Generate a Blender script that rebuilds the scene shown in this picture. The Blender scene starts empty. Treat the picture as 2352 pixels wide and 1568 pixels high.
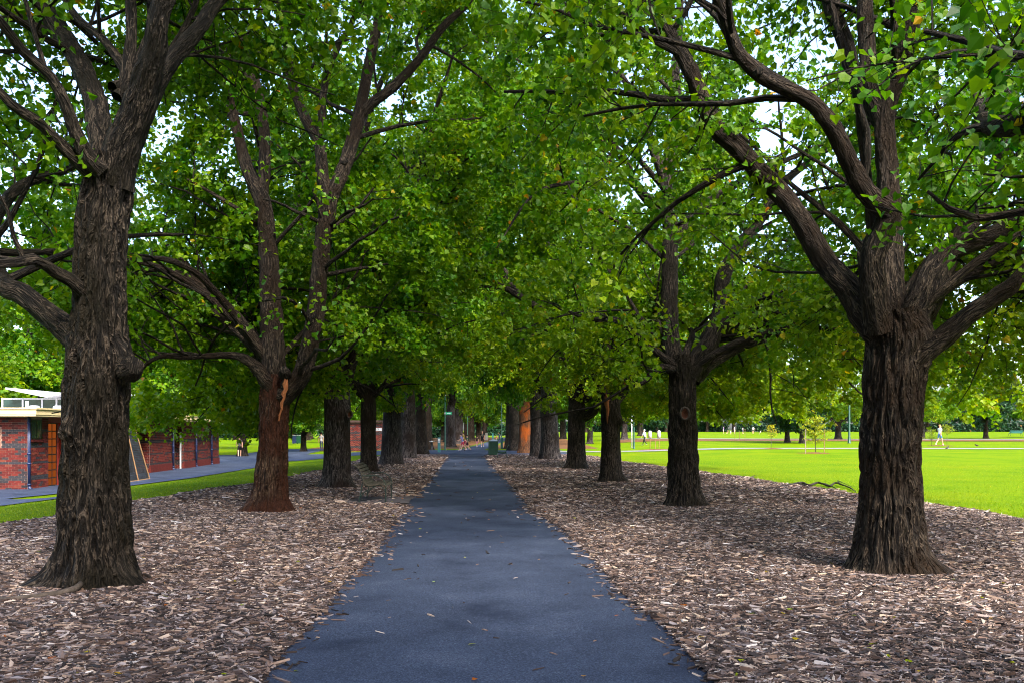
import bpy, bmesh, math, random
import numpy as np
from mathutils import Vector

# ------------------------------------------------------------------ camera, sky, sun, exposure
SC = bpy.context.scene
COL = SC.collection
H_EYE = 1.65          # camera height
F_PX = 1960.0         # focal length in units of a 2352-wide picture
CX, HY = 1176.0, 987.0

cam_d = bpy.data.cameras.new('camera')
cam_d.sensor_width = 36.0
cam_d.lens = 36.0 * F_PX / 2352.0
cam_d.shift_y = (HY - 784.0) / 2352.0
cam_d.clip_start = 0.05
cam_d.clip_end = 6000.0
cam = bpy.data.objects.new('camera', cam_d)
COL.objects.link(cam)
cam.location = (0, 0, H_EYE)
cam.rotation_euler = (math.radians(90), 0, 0)
SC.camera = cam

SUN_EL, SUN_AZ = 46.0, 150.0      # azimuth clockwise from +Y: behind the viewer's right shoulder
world = bpy.data.worlds.new('World')
SC.world = world
world.use_nodes = True
wn = world.node_tree
for n in list(wn.nodes):
    wn.nodes.remove(n)
w_out = wn.nodes.new('ShaderNodeOutputWorld')
w_bg = wn.nodes.new('ShaderNodeBackground')
w_sky = wn.nodes.new('ShaderNodeTexSky')
w_sky.sky_type = 'NISHITA'
w_sky.sun_disc = False
w_sky.sun_elevation = math.radians(SUN_EL)
w_sky.sun_rotation = math.radians(SUN_AZ)
w_sky.air_density = 1.0
w_sky.dust_density = 4.0
w_sky.ozone_density = 1.0
w_bg.inputs['Strength'].default_value = 0.15
wn.links.new(w_sky.outputs[0], w_bg.inputs[0])
wn.links.new(w_bg.outputs[0], w_out.inputs[0])

sun_d = bpy.data.lights.new('sun', 'SUN')
sun_d.energy = 1.5
sun_d.angle = math.radians(14)
sun_d.color = (1.0, 0.93, 0.82)
sun = bpy.data.objects.new('sun', sun_d)
COL.objects.link(sun)
_az, _el = math.radians(SUN_AZ), math.radians(SUN_EL)
_dir = Vector((math.sin(_az) * math.cos(_el), math.cos(_az) * math.cos(_el), math.sin(_el)))
sun.rotation_euler = _dir.to_track_quat('Z', 'Y').to_euler()
sun.location = _dir * 60

SC.view_settings.view_transform = 'Standard'
SC.view_settings.look = 'None'
SC.view_settings.gamma = 1.0
SC.view_settings.exposure = 2.3
SC.view_settings.use_curve_mapping = False
SC.render.engine = 'CYCLES'
cy = SC.cycles
cy.max_bounces = 10
cy.diffuse_bounces = 6
cy.glossy_bounces = 2
cy.transmission_bounces = 8
cy.transparent_max_bounces = 4
cy.caustics_reflective = False
cy.caustics_refractive = False
cy.sample_clamp_indirect = 6.0
cy.filter_width = 1.05
cy.use_denoising = True
try:
    cy.denoiser = 'OPENIMAGEDENOISE'
    cy.denoising_prefilter = 'ACCURATE'
except Exception:
    pass

# ------------------------------------------------------------------ small helpers
def ax(Y):                      # drift of the avenue's axis with distance
    return -0.0515 * Y

def sstep(a, b, x):
    t = np.clip((np.asarray(x, float) - a) / (b - a), 0, 1)
    return t * t * (3 - 2 * t)

def zg(x, y):                   # the lawn on the right climbs gently into the distance
    y = np.asarray(y, float)
    rise = 0.0055 * np.clip(y - 15, 0, 245) * sstep(6, 18, x)
    dip = -0.55 * sstep(-9, -16.5, x) * (1 - sstep(60, 88, y))      # and falls away to the building on the left
    return rise + dip

def P(px, py, Y):
    return np.array([(px - CX) / F_PX * Y, Y, H_EYE - (py - HY) / F_PX * Y])

def G(px, py):                  # ground point under a sight line
    z = 0.0
    for _ in range(40):
        Y = F_PX * (H_EYE - z) / max(py - HY, 0.5)
        X = (px - CX) / F_PX * Y
        z = 0.5 * z + 0.5 * float(zg(X, Y))
    return np.array([X, Y, float(zg(X, Y))])

_R = np.random.RandomState(7)
_perm = _R.permutation(512).astype(np.int64)
_perm = np.concatenate([_perm, _perm, _perm])
_grad = _R.normal(size=(512, 3))
_grad /= np.linalg.norm(_grad, axis=1)[:, None]

def perlin(p):
    p = np.asarray(p, float)
    i = np.floor(p).astype(np.int64)
    f = p - i
    u = f * f * f * (f * (f * 6 - 15) + 10)
    i &= 511
    out = 0
    for dx in (0, 1):
        wx = u[..., 0] if dx else 1 - u[..., 0]
        for dy in (0, 1):
            wy = u[..., 1] if dy else 1 - u[..., 1]
            for dz in (0, 1):
                wz = u[..., 2] if dz else 1 - u[..., 2]
                h = _perm[_perm[_perm[(i[..., 0] + dx) & 511] + ((i[..., 1] + dy) & 511)] + ((i[..., 2] + dz) & 511)]
                g = _grad[h]
                d = g[..., 0] * (f[..., 0] - dx) + g[..., 1] * (f[..., 1] - dy) + g[..., 2] * (f[..., 2] - dz)
                out = out + wx * wy * wz * d
    return out * 1.5

def nrm(v):
    return v / np.maximum(np.linalg.norm(v, axis=-1, keepdims=True), 1e-9)

def mk_mesh(name, V, faces, smooth=True, attrs=None, mats=None, midx=None):
    """faces: list of int arrays, each (n, k)."""
    me = bpy.data.meshes.new(name)
    V = np.asarray(V, np.float32)
    me.vertices.add(len(V))
    me.vertices.foreach_set('co', V.ravel())
    loops = np.concatenate([np.asarray(f, np.int32).ravel() for f in faces])
    tot = np.concatenate([np.full(len(f), np.asarray(f).shape[1], np.int32) for f in faces])
    start = np.concatenate([[0], np.cumsum(tot)[:-1]]).astype(np.int32)
    me.loops.add(len(loops))
    me.loops.foreach_set('vertex_index', loops)
    me.polygons.add(len(tot))
    me.polygons.foreach_set('loop_start', start)
    me.polygons.foreach_set('use_smooth', np.full(len(tot), smooth, bool))
    if midx is not None:
        me.polygons.foreach_set('material_index', np.asarray(midx, np.int32))
    for k, a in (attrs or {}).items():
        a = np.asarray(a, np.float32)
        if a.ndim == 1:
            at = me.attributes.new(k, 'FLOAT', 'POINT')
            at.data.foreach_set('value', a)
        else:
            at = me.attributes.new(k, 'FLOAT_VECTOR', 'POINT')
            at.data.foreach_set('vector', a.ravel())
    me.update(calc_edges=True)
    me.validate()
    for m in (mats or []):
        me.materials.append(m)
    return me

def obj(name, me, parent=None, mat=None, loc=None, label=None, cat=None, group=None, kind=None):
    o = bpy.data.objects.new(name, me)
    COL.objects.link(o)
    if mat is not None:
        me.materials.append(mat)
    if loc is not None:
        o.location = loc
    if parent is not None:
        o.parent = parent
    tag(o, label, cat, group, kind)
    return o

def tag(o, label=None, cat=None, group=None, kind=None):
    if label: o['label'] = label
    if cat: o['category'] = cat
    if group: o['group'] = group
    if kind: o['kind'] = kind
    return o

def thing(name, label, cat, loc=(0, 0, 0), rz=0.0, group=None):
    o = bpy.data.objects.new(name, None)
    COL.objects.link(o)
    o.empty_display_size = 0.2
    o.location = loc
    o.rotation_euler = (0, 0, rz)
    return tag(o, label, cat, group)

class MB:
    """collects boxes, tubes, prisms; build() links one mesh object"""
    def __init__(s):
        s.V = []; s.F4 = []; s.F3 = []; s.n = 0
    def add(s, V, F4=None, F3=None):
        V = np.asarray(V, float)
        s.V.append(V)
        if F4 is not None and len(F4): s.F4.append(np.asarray(F4) + s.n)
        if F3 is not None and len(F3): s.F3.append(np.asarray(F3) + s.n)
        s.n += len(V)
        return s
    def box(s, x0, x1, y0, y1, z0, z1):
        V = [(x0,y0,z0),(x1,y0,z0),(x1,y1,z0),(x0,y1,z0),(x0,y0,z1),(x1,y0,z1),(x1,y1,z1),(x0,y1,z1)]
        F = [(0,3,2,1),(4,5,6,7),(0,1,5,4),(1,2,6,5),(2,3,7,6),(3,0,4,7)]
        return s.add(V, F)
    def tube(s, pts, r, sides=8, cap=True):
        pts = np.asarray(pts, float)
        r = np.full(len(pts), r, float) if np.isscalar(r) else np.asarray(r, float)
        V, F, _ = tube_np(pts, r, sides)
        m = len(V)
        F3 = []
        if cap:
            V = np.vstack([V, pts[0], pts[-1]])
            n = len(pts)
            for i in range(sides):
                j = (i + 1) % sides
                F3.append((m, j, i))
                F3.append((m + 1, (n - 1) * sides + i, (n - 1) * sides + j))
        return s.add(V, F, F3)
    def lathe(s, prof, sides=16, c=(0, 0)):
        """prof: list of (radius, z)"""
        prof = np.asarray(prof, float)
        a = np.linspace(0, 2 * np.pi, sides, endpoint=False)
        V = np.stack([c[0] + prof[:, None, 0] * np.cos(a), c[1] + prof[:, None, 0] * np.sin(a),
                      np.repeat(prof[:, 1:2], sides, 1)], -1).reshape(-1, 3)
        F = grid_faces(len(prof), sides, True)
        return s.add(V, F)
    def mesh(s, name='m', smooth=False):
        F = []
        if s.F4: F.append(np.concatenate(s.F4))
        if s.F3: F.append(np.concatenate(s.F3))
        return mk_mesh(name, np.concatenate(s.V), F, smooth)
    def build(s, name, mat, parent=None, smooth=False, **k):
        return obj(name, s.mesh(name, smooth), parent, mat, **k)

def grid_faces(n, m, wrap):
    """n rows, m columns"""
    i = np.arange(n - 1)[:, None]
    j = np.arange(m if wrap else m - 1)[None, :]
    j2 = (j + 1) % m
    a = i * m + j; b = i * m + j2; c = (i + 1) * m + j2; d = (i + 1) * m + j
    return np.stack([a, b, c, d], -1).reshape(-1, 4)

def tube_np(pts, r, sides):
    pts = np.asarray(pts, float)
    n = len(pts)
    T = np.gradient(pts, axis=0)
    T = nrm(T)
    ref = np.array([1.0, 0, 0]) if abs(T[0, 0]) < 0.8 else np.array([0, 1.0, 0])
    U = np.zeros_like(pts); 
    u = ref - T[0] * ref.dot(T[0]); u /= np.linalg.norm(u)
    for i in range(n):
        u = u - T[i] * u.dot(T[i]); u /= max(np.linalg.norm(u), 1e-9)
        U[i] = u
    W = np.cross(T, U)
    a = np.linspace(0, 2 * np.pi, sides, endpoint=False)
    ring = np.cos(a)[None, :, None] * U[:, None] + np.sin(a)[None, :, None] * W[:, None]
    V = pts[:, None] + ring * np.asarray(r)[:, None, None]
    s_len = np.concatenate([[0], np.cumsum(np.linalg.norm(np.diff(pts, axis=0), axis=1))])
    co = np.stack([np.cos(a)[None] * np.asarray(r)[:, None], np.sin(a)[None] * np.asarray(r)[:, None],
                   np.repeat(s_len[:, None], sides, 1)], -1)
    return V.reshape(-1, 3), grid_faces(n, sides, True), (ring.reshape(-1, 3), co.reshape(-1, 3))

def resample(pts, rad, step):
    pts = np.asarray(pts, float); rad = np.asarray(rad, float)
    n = len(pts)
    Pp = np.vstack([2 * pts[0] - pts[1], pts, 2 * pts[-1] - pts[-2]])
    out, ro = [], []
    for i in range(n - 1):
        p0, p1, p2, p3 = Pp[i], Pp[i + 1], Pp[i + 2], Pp[i + 3]
        k = max(2, int(np.ceil(np.linalg.norm(p2 - p1) / step)))
        t = np.linspace(0, 1, k, endpoint=False)[:, None]
        out.append(0.5 * ((2 * p1) + (-p0 + p2) * t + (2 * p0 - 5 * p1 + 4 * p2 - p3) * t**2 + (-p0 + 3 * p1 - 3 * p2 + p3) * t**3))
        tt = t[:, 0]; tt = tt * tt * (3 - 2 * tt)
        ro.append(rad[i] * (1 - tt) + rad[i + 1] * tt)
    out.append(pts[-1:]); ro.append(rad[-1:])
    return np.vstack(out), np.concatenate(ro)

# ------------------------------------------------------------------ materials
def new_mat(name):
    m = bpy.data.materials.new(name)
    m.use_nodes = True
    nt = m.node_tree
    for n in list(nt.nodes):
        nt.nodes.remove(n)
    out = nt.nodes.new('ShaderNodeOutputMaterial')
    return m, nt, out

def nd(nt, typ, **kw):
    n = nt.nodes.new(typ)
    for k, v in kw.items():
        if k in n.inputs:
            n.inputs[k].default_value = v
        else:
            setattr(n, k, v)
    return n

def ramp(nt, stops, interp='LINEAR'):
    r = nt.nodes.new('ShaderNodeValToRGB')
    r.color_ramp.interpolation = interp
    e = r.color_ramp.elements
    e[0].position, e[0].color = stops[0][0], (*stops[0][1], 1)
    e[1].position, e[1].color = stops[-1][0], (*stops[-1][1], 1)
    for p, c in stops[1:-1]:
        x = e.new(p); x.color = (*c, 1)
    return r

def L(nt, a, b):
    nt.links.new(a, b)

def principled(nt, out, rough=0.7, spec=0.3, metal=0.0):
    b = nt.nodes.new('ShaderNodeBsdfPrincipled')
    b.inputs['Roughness'].default_value = rough
    b.inputs['Specular IOR Level'].default_value = spec
    b.inputs['Metallic'].default_value = metal
    L(nt, b.outputs[0], out.inputs[0])
    return b

def simple_mat(name, col, rough=0.6, spec=0.35, metal=0.0, var=0.15, scale=8.0, bump=0.0):
    """plain paint or cloth with a little wear"""
    m, nt, out = new_mat(name)
    b = principled(nt, out, rough, spec, metal)
    tc = nd(nt, 'ShaderNodeTexCoord')
    nz = nd(nt, 'ShaderNodeTexNoise', Scale=scale, Detail=4.0)
    L(nt, tc.outputs['Object'], nz.inputs['Vector'])
    c = np.array(col)
    r = ramp(nt, [(0.3, tuple(c * (1 - var))), (0.7, tuple(np.minimum(c * (1 + var), 1)))])
    L(nt, nz.outputs[0], r.inputs[0])
    L(nt, r.outputs[0], b.inputs['Base Color'])
    if bump:
        bp = nd(nt, 'ShaderNodeBump', Strength=bump, Distance=0.01)
        L(nt, nz.outputs[0], bp.inputs['Height'])
        L(nt, bp.outputs[0], b.inputs['Normal'])
    return m

def bark_mat(name, dark, mid, light, red=None, redamt=0.0, bump_d=0.035, patch=1.6):
    m, nt, out = new_mat(name)
    b = principled(nt, out, 0.7, 0.16)
    at = nd(nt, 'ShaderNodeAttribute', attribute_name='barkco')
    mp = nd(nt, 'ShaderNodeMapping')
    mp.inputs['Scale'].default_value = (26, 26, 6.5)
    L(nt, at.outputs['Vector'], mp.inputs[0])
    n1 = nd(nt, 'ShaderNodeTexNoise', Scale=1.0, Detail=5.0, Roughness=0.62, Distortion=0.6)
    L(nt, mp.outputs[0], n1.inputs['Vector'])
    mp2 = nd(nt, 'ShaderNodeMapping')
    mp2.inputs['Scale'].default_value = (60, 60, 18)
    L(nt, at.outputs['Vector'], mp2.inputs[0])
    n2 = nd(nt, 'ShaderNodeTexNoise', Scale=1.0, Detail=4.0, Roughness=0.6)
    L(nt, mp2.outputs[0], n2.inputs['Vector'])
    mp4 = nd(nt, 'ShaderNodeMapping')
    mp4.inputs['Scale'].default_value = (21, 21, 3.6); mp4.inputs['Location'].default_value = (5, 9, 2)
    L(nt, at.outputs['Vector'], mp4.inputs[0])
    n4 = nd(nt, 'ShaderNodeTexNoise', Scale=1.0, Detail=3.0, Roughness=0.55, Distortion=0.7)
    L(nt, mp4.outputs[0], n4.inputs['Vector'])
    # interlacing ridges: pale weathered crests with glints painted in, furrow shade added between
    ab1 = nd(nt, 'ShaderNodeMath', operation='SUBTRACT'); ab1.inputs[1].default_value = 0.5
    L(nt, n4.outputs[0], ab1.inputs[0])
    ab2 = nd(nt, 'ShaderNodeMath', operation='ABSOLUTE'); L(nt, ab1.outputs[0], ab2.inputs[0])
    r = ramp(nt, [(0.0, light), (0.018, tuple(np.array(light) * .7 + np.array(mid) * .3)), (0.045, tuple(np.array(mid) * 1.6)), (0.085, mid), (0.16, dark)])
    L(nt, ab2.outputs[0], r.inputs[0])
    # broad patches of weather and moss tones
    n3 = nd(nt, 'ShaderNodeTexNoise', Scale=patch, Detail=3.0)
    L(nt, at.outputs['Vector'], n3.inputs['Vector'])
    rc = red or tuple(np.array(mid) * np.array([1.25, 0.9, 0.7]))
    r3 = ramp(nt, [(0.5 - redamt * 0.35, (0, 0, 0)), (0.66 - redamt * 0.35, (1, 1, 1))])
    L(nt, n3.outputs[0], r3.inputs[0])
    mx = nd(nt, 'ShaderNodeMixRGB', blend_type='MIX')
    mul = nd(nt, 'ShaderNodeMixRGB', blend_type='MULTIPLY'); mul.inputs[0].default_value = 1.0
    cr = ramp(nt, [(0.25, tuple(np.array(rc) * 0.35)), (0.7, rc)])
    L(nt, n2.outputs[0], cr.inputs[0])
    L(nt, r3.outputs[0], mx.inputs[0])
    L(nt, r.outputs[0], mx.inputs[1])
    L(nt, cr.outputs[0], mx.inputs[2])
    L(nt, mx.outputs[0], b.inputs['Base Color'])
    # furrows: broad fissures and fine flakes as relief
    fr = ramp(nt, [(0.38, (0, 0, 0)), (0.5, (0.75, 0.75, 0.75)), (0.7, (1, 1, 1))])
    L(nt, n1.outputs[0], fr.inputs[0])
    crest = ramp(nt, [(0.0, (1, 1, 1)), (0.05, (.55, .55, .55)), (0.14, (0, 0, 0))])
    L(nt, ab2.outputs[0], crest.inputs[0])
    mxh = nd(nt, 'ShaderNodeMixRGB', blend_type='ADD'); mxh.inputs[0].default_value = 1.0
    L(nt, fr.outputs[0], mxh.inputs[1]); L(nt, crest.outputs[0], mxh.inputs[2])
    ad = nd(nt, 'ShaderNodeMath', operation='MULTIPLY_ADD')
    ad.inputs[1].default_value = 0.35
    L(nt, n2.outputs[0], ad.inputs[0])
    L(nt, mxh.outputs[0], ad.inputs[2])
    bp = nd(nt, 'ShaderNodeBump', Strength=1.0, Distance=bump_d)
    L(nt, ad.outputs[0], bp.inputs['Height'])
    L(nt, bp.outputs[0], b.inputs['Normal'])
    return m

def leaf_mat(name, stops, trans=0.5, rough=0.42, tcol=(1.25, 1.2, 0.3)):
    m, nt, out = new_mat(name)
    at = nd(nt, 'ShaderNodeAttribute', attribute_name='tint')
    r = ramp(nt, stops)
    L(nt, at.outputs['Fac'], r.inputs[0])
    b = nt.nodes.new('ShaderNodeBsdfPrincipled')
    b.inputs['Roughness'].default_value = rough
    b.inputs['Specular IOR Level'].default_value = 0.28
    L(nt, r.outputs[0], b.inputs['Base Color'])
    t = nt.nodes.new('ShaderNodeBsdfTranslucent')
    mu = nd(nt, 'ShaderNodeMixRGB', blend_type='MULTIPLY'); mu.inputs[0].default_value = 1.0
    mu.inputs[2].default_value = (*tcol, 1)
    L(nt, r.outputs[0], mu.inputs[1])
    L(nt, mu.outputs[0], t.inputs[0])
    mx = nt.nodes.new('ShaderNodeMixShader'); mx.inputs[0].default_value = trans
    L(nt, b.outputs[0], mx.inputs[1]); L(nt, t.outputs[0], mx.inputs[2])
    L(nt, mx.outputs[0], out.inputs[0])
    return m

LEAF_STOPS = [(0.0, (0.008, 0.080, 0.005)), (0.3, (0.066, 0.185, 0.003)), (0.55, (0.160, 0.275, 0.003)),
              (0.8, (0.29, 0.36, 0.003)), (0.94, (0.50, 0.36, 0.010)), (1.0, (0.40, 0.11, 0.010))]
M = {}
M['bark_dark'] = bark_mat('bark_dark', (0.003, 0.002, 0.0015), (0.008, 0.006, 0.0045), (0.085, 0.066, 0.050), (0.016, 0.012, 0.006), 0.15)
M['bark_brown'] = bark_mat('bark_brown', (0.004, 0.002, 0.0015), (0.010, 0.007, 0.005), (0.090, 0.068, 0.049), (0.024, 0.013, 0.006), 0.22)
M['bark_red'] = bark_mat('bark_red', (0.005, 0.003, 0.002), (0.030, 0.014, 0.008), (0.13, 0.085, 0.055), (0.055, 0.017, 0.007), 0.40, patch=1.3)
M['bark_grey'] = bark_mat('bark_grey', (0.005, 0.004, 0.004), (0.022, 0.018, 0.018), (0.14, 0.118, 0.110), (0.032, 0.02, 0.015), 0.15)
M['bark_orange'] = bark_mat('bark_orange', (0.015, 0.008, 0.006), (0.07, 0.03, 0.015), (0.2, 0.09, 0.04), (0.50, 0.11, 0.012), 0.12, patch=1.3)
M['branch'] = M['bark_dark']
M['leaf'] = leaf_mat('leaf', LEAF_STOPS)
M['leaf_dark'] = leaf_mat('leaf_dark', [(0, (0.006, 0.03, 0.016)), (0.6, (0.016, 0.06, 0.022)), (0.9, (0.04, 0.09, 0.02)), (1, (0.2, 0.08, 0.02))], 0.2, 0.35, (1.2, 1.2, 0.8))

# ------------------------------------------------------------------ ground, paths, beds
def ground_mat(name, stops, scale, detail=6.0, bump=0.3, bdist=0.02, rough=0.9, stops2=None, scale2=0.35, sx=1.0, spec=0.15):
    m, nt, out = new_mat(name)
    b = principled(nt, out, rough, spec)
    tc = nd(nt, 'ShaderNodeTexCoord')
    mp = nd(nt, 'ShaderNodeMapping'); mp.inputs['Scale'].default_value = (sx, 1, 1)
    L(nt, tc.outputs['Object'], mp.inputs[0])
    n1 = nd(nt, 'ShaderNodeTexNoise', Scale=scale, Detail=detail, Roughness=0.65)
    L(nt, mp.outputs[0], n1.inputs['Vector'])
    r = ramp(nt, stops); L(nt, n1.outputs[0], r.inputs[0])
    col = r.outputs[0]
    if stops2:
        n2 = nd(nt, 'ShaderNodeTexNoise', Scale=scale2, Detail=5.0, Roughness=0.6)
        L(nt, mp.outputs[0], n2.inputs['Vector'])
        r2 = ramp(nt, stops2); L(nt, n2.outputs[0], r2.inputs[0])
        mx = nd(nt, 'ShaderNodeMixRGB', blend_type='MULTIPLY'); mx.inputs[0].default_value = 1.0
        L(nt, col, mx.inputs[1]); L(nt, r2.outputs[0], mx.inputs[2])
        col = mx.outputs[0]
    L(nt, col, b.inputs['Base Color'])
    bp = nd(nt, 'ShaderNodeBump', Strength=bump, Distance=bdist)
    L(nt, n1.outputs[0], bp.inputs['Height']); L(nt, bp.outputs[0], b.inputs['Normal'])
    return m

M['lawn'] = ground_mat('lawn', [(0.3, (0.055, 0.115, 0.0)), (0.55, (0.108, 0.168, 0.0)), (0.75, (0.170, 0.215, 0.0))], 14.0,
                       stops2=[(0.28, (0.55, 0.78, 0.8)), (0.5, (0.95, 1, 1)), (0.62, (1.1, 1.0, 1)), (0.75, (1.6, 1.12, 1.6))], scale2=0.35, bump=0.6, bdist=0.03, spec=0.02)
M['asphalt'] = ground_mat('asphalt', [(0.32, (0.012, 0.017, 0.031)), (0.5, (0.031, 0.043, 0.076)), (0.60, (0.048, 0.063, 0.104)), (0.74, (0.14, 0.165, 0.22))], 90.0,
                          stops2=[(0.30, (0.50, 0.52, 0.58)), (0.42, (0.85, 0.85, 0.86)), (0.56, (1.05, 1.05, 1.05)), (0.72, (1.5, 1.42, 1.32))], scale2=1.1, bump=0.9, bdist=0.008, rough=0.8, spec=0.12)
M['mulch'] = ground_mat('mulch', [(0.3, (0.012, 0.008, 0.007)), (0.5, (0.05, 0.034, 0.028)), (0.62, (0.12, 0.09, 0.078)), (0.75, (0.28, 0.22, 0.20))], 24.0, bump=1.0, bdist=0.03, sx=0.4,
                        stops2=[(0.3, (0.75, 0.75, 0.8)), (0.7, (1.25, 1.2, 1.15))], scale2=0.5)
M['litter'] = ground_mat('litter', [(0.3, (0.035, 0.018, 0.008)), (0.5, (0.11, 0.05, 0.02)), (0.7, (0.20, 0.10, 0.04))], 9.0, bump=0.8, bdist=0.03,
                         stops2=[(0.35, (0.7, 0.8, 0.7)), (0.7, (1.2, 1.1, 1.0))], scale2=0.4)
M['concrete'] = ground_mat('concrete', [(0.3, (0.13, 0.128, 0.135)), (0.7, (0.22, 0.215, 0.22))], 5.0, bump=0.2, bdist=0.004, rough=0.85)

# ground: one sheet to the horizon
gx = np.concatenate([[-2500, -900, -400, -200, -120, -80], np.arange(-60, -22, 2.0), np.arange(-22, -7, 0.5), np.arange(-7, 100, 2.0), [110, 130, 160, 200, 300, 500, 900, 2500]])
gy = np.concatenate([[-300, -100, -40], np.arange(-20, 150, 2.0), np.arange(150, 280, 10), [320, 420, 600, 900, 1600, 3500]])
GX, GY = np.meshgrid(gx, gy)
V = np.stack([GX, GY, zg(GX, GY)], -1).reshape(-1, 3)
obj('lawn_ground', mk_mesh('lawn_ground', V, [grid_faces(len(gy), len(gx), False)]), mat=M['lawn'], kind='structure')

def world_line(pix):
    g = np.array([G(*p) for p in pix])
    o = np.argsort(g[:, 1])
    return g[o, 1], g[o, 0]

PATH_L = [(601,1568),(652,1496),(699,1450),(743,1401),(794,1329),(859,1275),(874,1243),(897,1207),(925,1177),(938,1152),(984,1106),(1007,1073),(1031,1040)]
PATH_R = [(1638,1568),(1545,1460),(1509,1422),(1447,1380),(1395,1318),(1357,1272),(1320,1238),(1282,1207),(1227,1177),(1164,1098),(1147,1085),(1131,1066),(1115,1045)]
BED_L = [(0,1210),(300,1155),(590,1110),(720,1085),(822,1058)]
BED_R = [(2352,1195),(2120,1160),(1620,1085),(1430,1060),(1345,1046)]
pl = world_line(PATH_L); pr = world_line(PATH_R); bl = world_line(BED_L); br = world_line(BED_R)
def prep(a, x_at0):
    return np.concatenate([[-14.0], a[0]]), np.concatenate([[x_at0], a[1]])
pl = prep(pl, -1.35); pr = prep(pr, 1.75); bl = prep(bl, -8.0); br = prep(br, 9.6)
def f_pl(y): return np.interp(y, *pl)
def f_pr(y): return np.interp(y, *pr)
def f_bl(y): return np.interp(y, *bl) + 0.12 * np.sin(np.asarray(y) * 1.3) + 0.06 * np.sin(np.asarray(y) * 3.7)
def f_br(y): return np.interp(y, *br) + 0.12 * np.sin(np.asarray(y) * 1.1 + 1) + 0.06 * np.sin(np.asarray(y) * 3.1)

def strip(name, ys, xl, xr, cols, zoff, mat, mound=0.0, kind='structure', nzs=1.2):
    ys = np.asarray(ys, float)
    t = np.linspace(0, 1, cols)
    X = xl[:, None] * (1 - t) + xr[:, None] * t
    Y = np.repeat(ys[:, None], cols, 1)
    Z = zg(X, Y) + zoff
    if mound:
        e = np.minimum(sstep(0, 0.08, t), sstep(0, 0.08, 1 - t))
        Z = Z + mound * e[None] * (0.7 + 0.6 * perlin(np.stack([X * nzs, Y * nzs, X * 0], -1)))
    V = np.stack([X, Y, Z], -1).reshape(-1, 3)
    return obj(name, mk_mesh(name, V, [grid_faces(len(ys), cols, False)]), mat=mat, kind=kind)

ys = np.concatenate([np.arange(-14, 56.1, 0.25)])
wob = lambda y, s: 0.05 * perlin(np.stack([np.asarray(y) * 2.2 + s, np.asarray(y) * 0, np.asarray(y) * 0 + s], -1))
strip('path', ys, f_pl(ys) - 0.35, f_pr(ys) + 0.35, 12, 0.006, M['asphalt'])
yb = np.arange(-14, 55.5, 0.3)
strip('mulch_bed', yb, f_bl(yb), f_pl(yb) + wob(yb, 3.3), 26, 0.014, M['mulch'], 0.035)
strip('mulch_bed', yb, f_pr(yb) + wob(yb, 8.3), f_br(yb), 26, 0.014, M['mulch'], 0.035)
# the path beyond the crossing drifts to the right
yf = np.arange(55.5, 260, 2.0)
cxf = np.interp(yf, [55, 72, 84, 130, 260], [-3.0, -3.4, -3.1, -2.2, 1.0])
strip('path', yf, cxf - np.interp(yf, [55, 75, 260], [1.3, 1.05, 1.0]), cxf + np.interp(yf, [55, 75, 260], [1.3, 1.05, 1.0]), 4, 0.010, M['asphalt'])
# crossing path
xc = np.arange(-40, 90, 1.0)
def cross(name, xs, y0, y1, mat, zoff=0.02):
    V = []
    for x, a, b in zip(xs, y0, y1):
        V += [(x, a, float(zg(x, a)) + zoff), (x, b, float(zg(x, b)) + zoff)]
    n = len(xs)
    F = [(2 * i, 2 * i + 2, 2 * i + 3, 2 * i + 1) for i in range(n - 1)]
    return obj(name, mk_mesh(name, V, [np.array(F)]), mat=mat, kind='structure')
xa = np.arange(-34, 4.1, 1.0)
cross('crossing_path', xa, np.interp(xa, [-34, -9, 4], [66, 57, 57.5]), np.interp(xa, [-34, -9, 4], [69, 72, 70]), M['asphalt'], 0.015)
xb = np.arange(3.5, 95, 1.5)
cross('lawn_path', xb, np.interp(xb, [3, 10, 30, 95], [64, 63, 62.5, 60]), np.interp(xb, [3, 10, 30, 95], [67.5, 65.6, 65, 62]), M['concrete'], 0.03)
xf = np.arange(12, 130, 3.0)
cross('far_lawn_path', xf, np.interp(xf, [12, 45, 70, 130], [112, 104, 104, 96]), np.interp(xf, [12, 45, 70, 130], [116, 108, 108, 100]), M['concrete'], 0.04)
cross('far_mulch_bed', xf, np.interp(xf, [12, 45, 70, 130], [96, 93, 91, 84]), np.interp(xf, [12, 45, 70, 130], [111, 103, 103, 95]), M['litter'], 0.035)
for yy in (51.8, 54.6, 71.0, 76.0):
    c = float(np.interp(yy, [51, 55, 72, 84], [-2.9, -3.0, -3.4, -3.1]))
    xs_ = np.array([c - 1.15, c + 1.15])
    cross('concrete_band', xs_, np.full(2, yy), np.full(2, yy + 0.5), M['concrete'], 0.019)
# leaf litter under the far trees
for s_, a_, b_ in ((-1, -16, -1.4), (1, 1.4, 11)):
    yl = np.arange(76, 200, 4.0)
    cc = np.interp(yl, [55, 72, 84, 130, 260], [-3.0, -3.4, -3.1, -2.2, 1.0])
    strip('leaf_litter', yl, cc + a_, cc + b_, 8, 0.008, M['litter'])
# asphalt beside the building
yS = np.arange(6, 80, 0.5)
_e = world_line([(0, 1147), (135, 1142), (296, 1125), (440, 1098), (586, 1074), (660, 1052)])
xn = np.interp(yS, np.concatenate([[6], _e[0]]), np.concatenate([[-22], _e[1]])) + 0.06 * np.sin(yS * 1.7)
xw = np.interp(yS, [6, 52, 60, 80], [-30, -30, -23, -22])
strip('side_path', yS, xw, xn, 60, 0.030, M['asphalt'])

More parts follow.
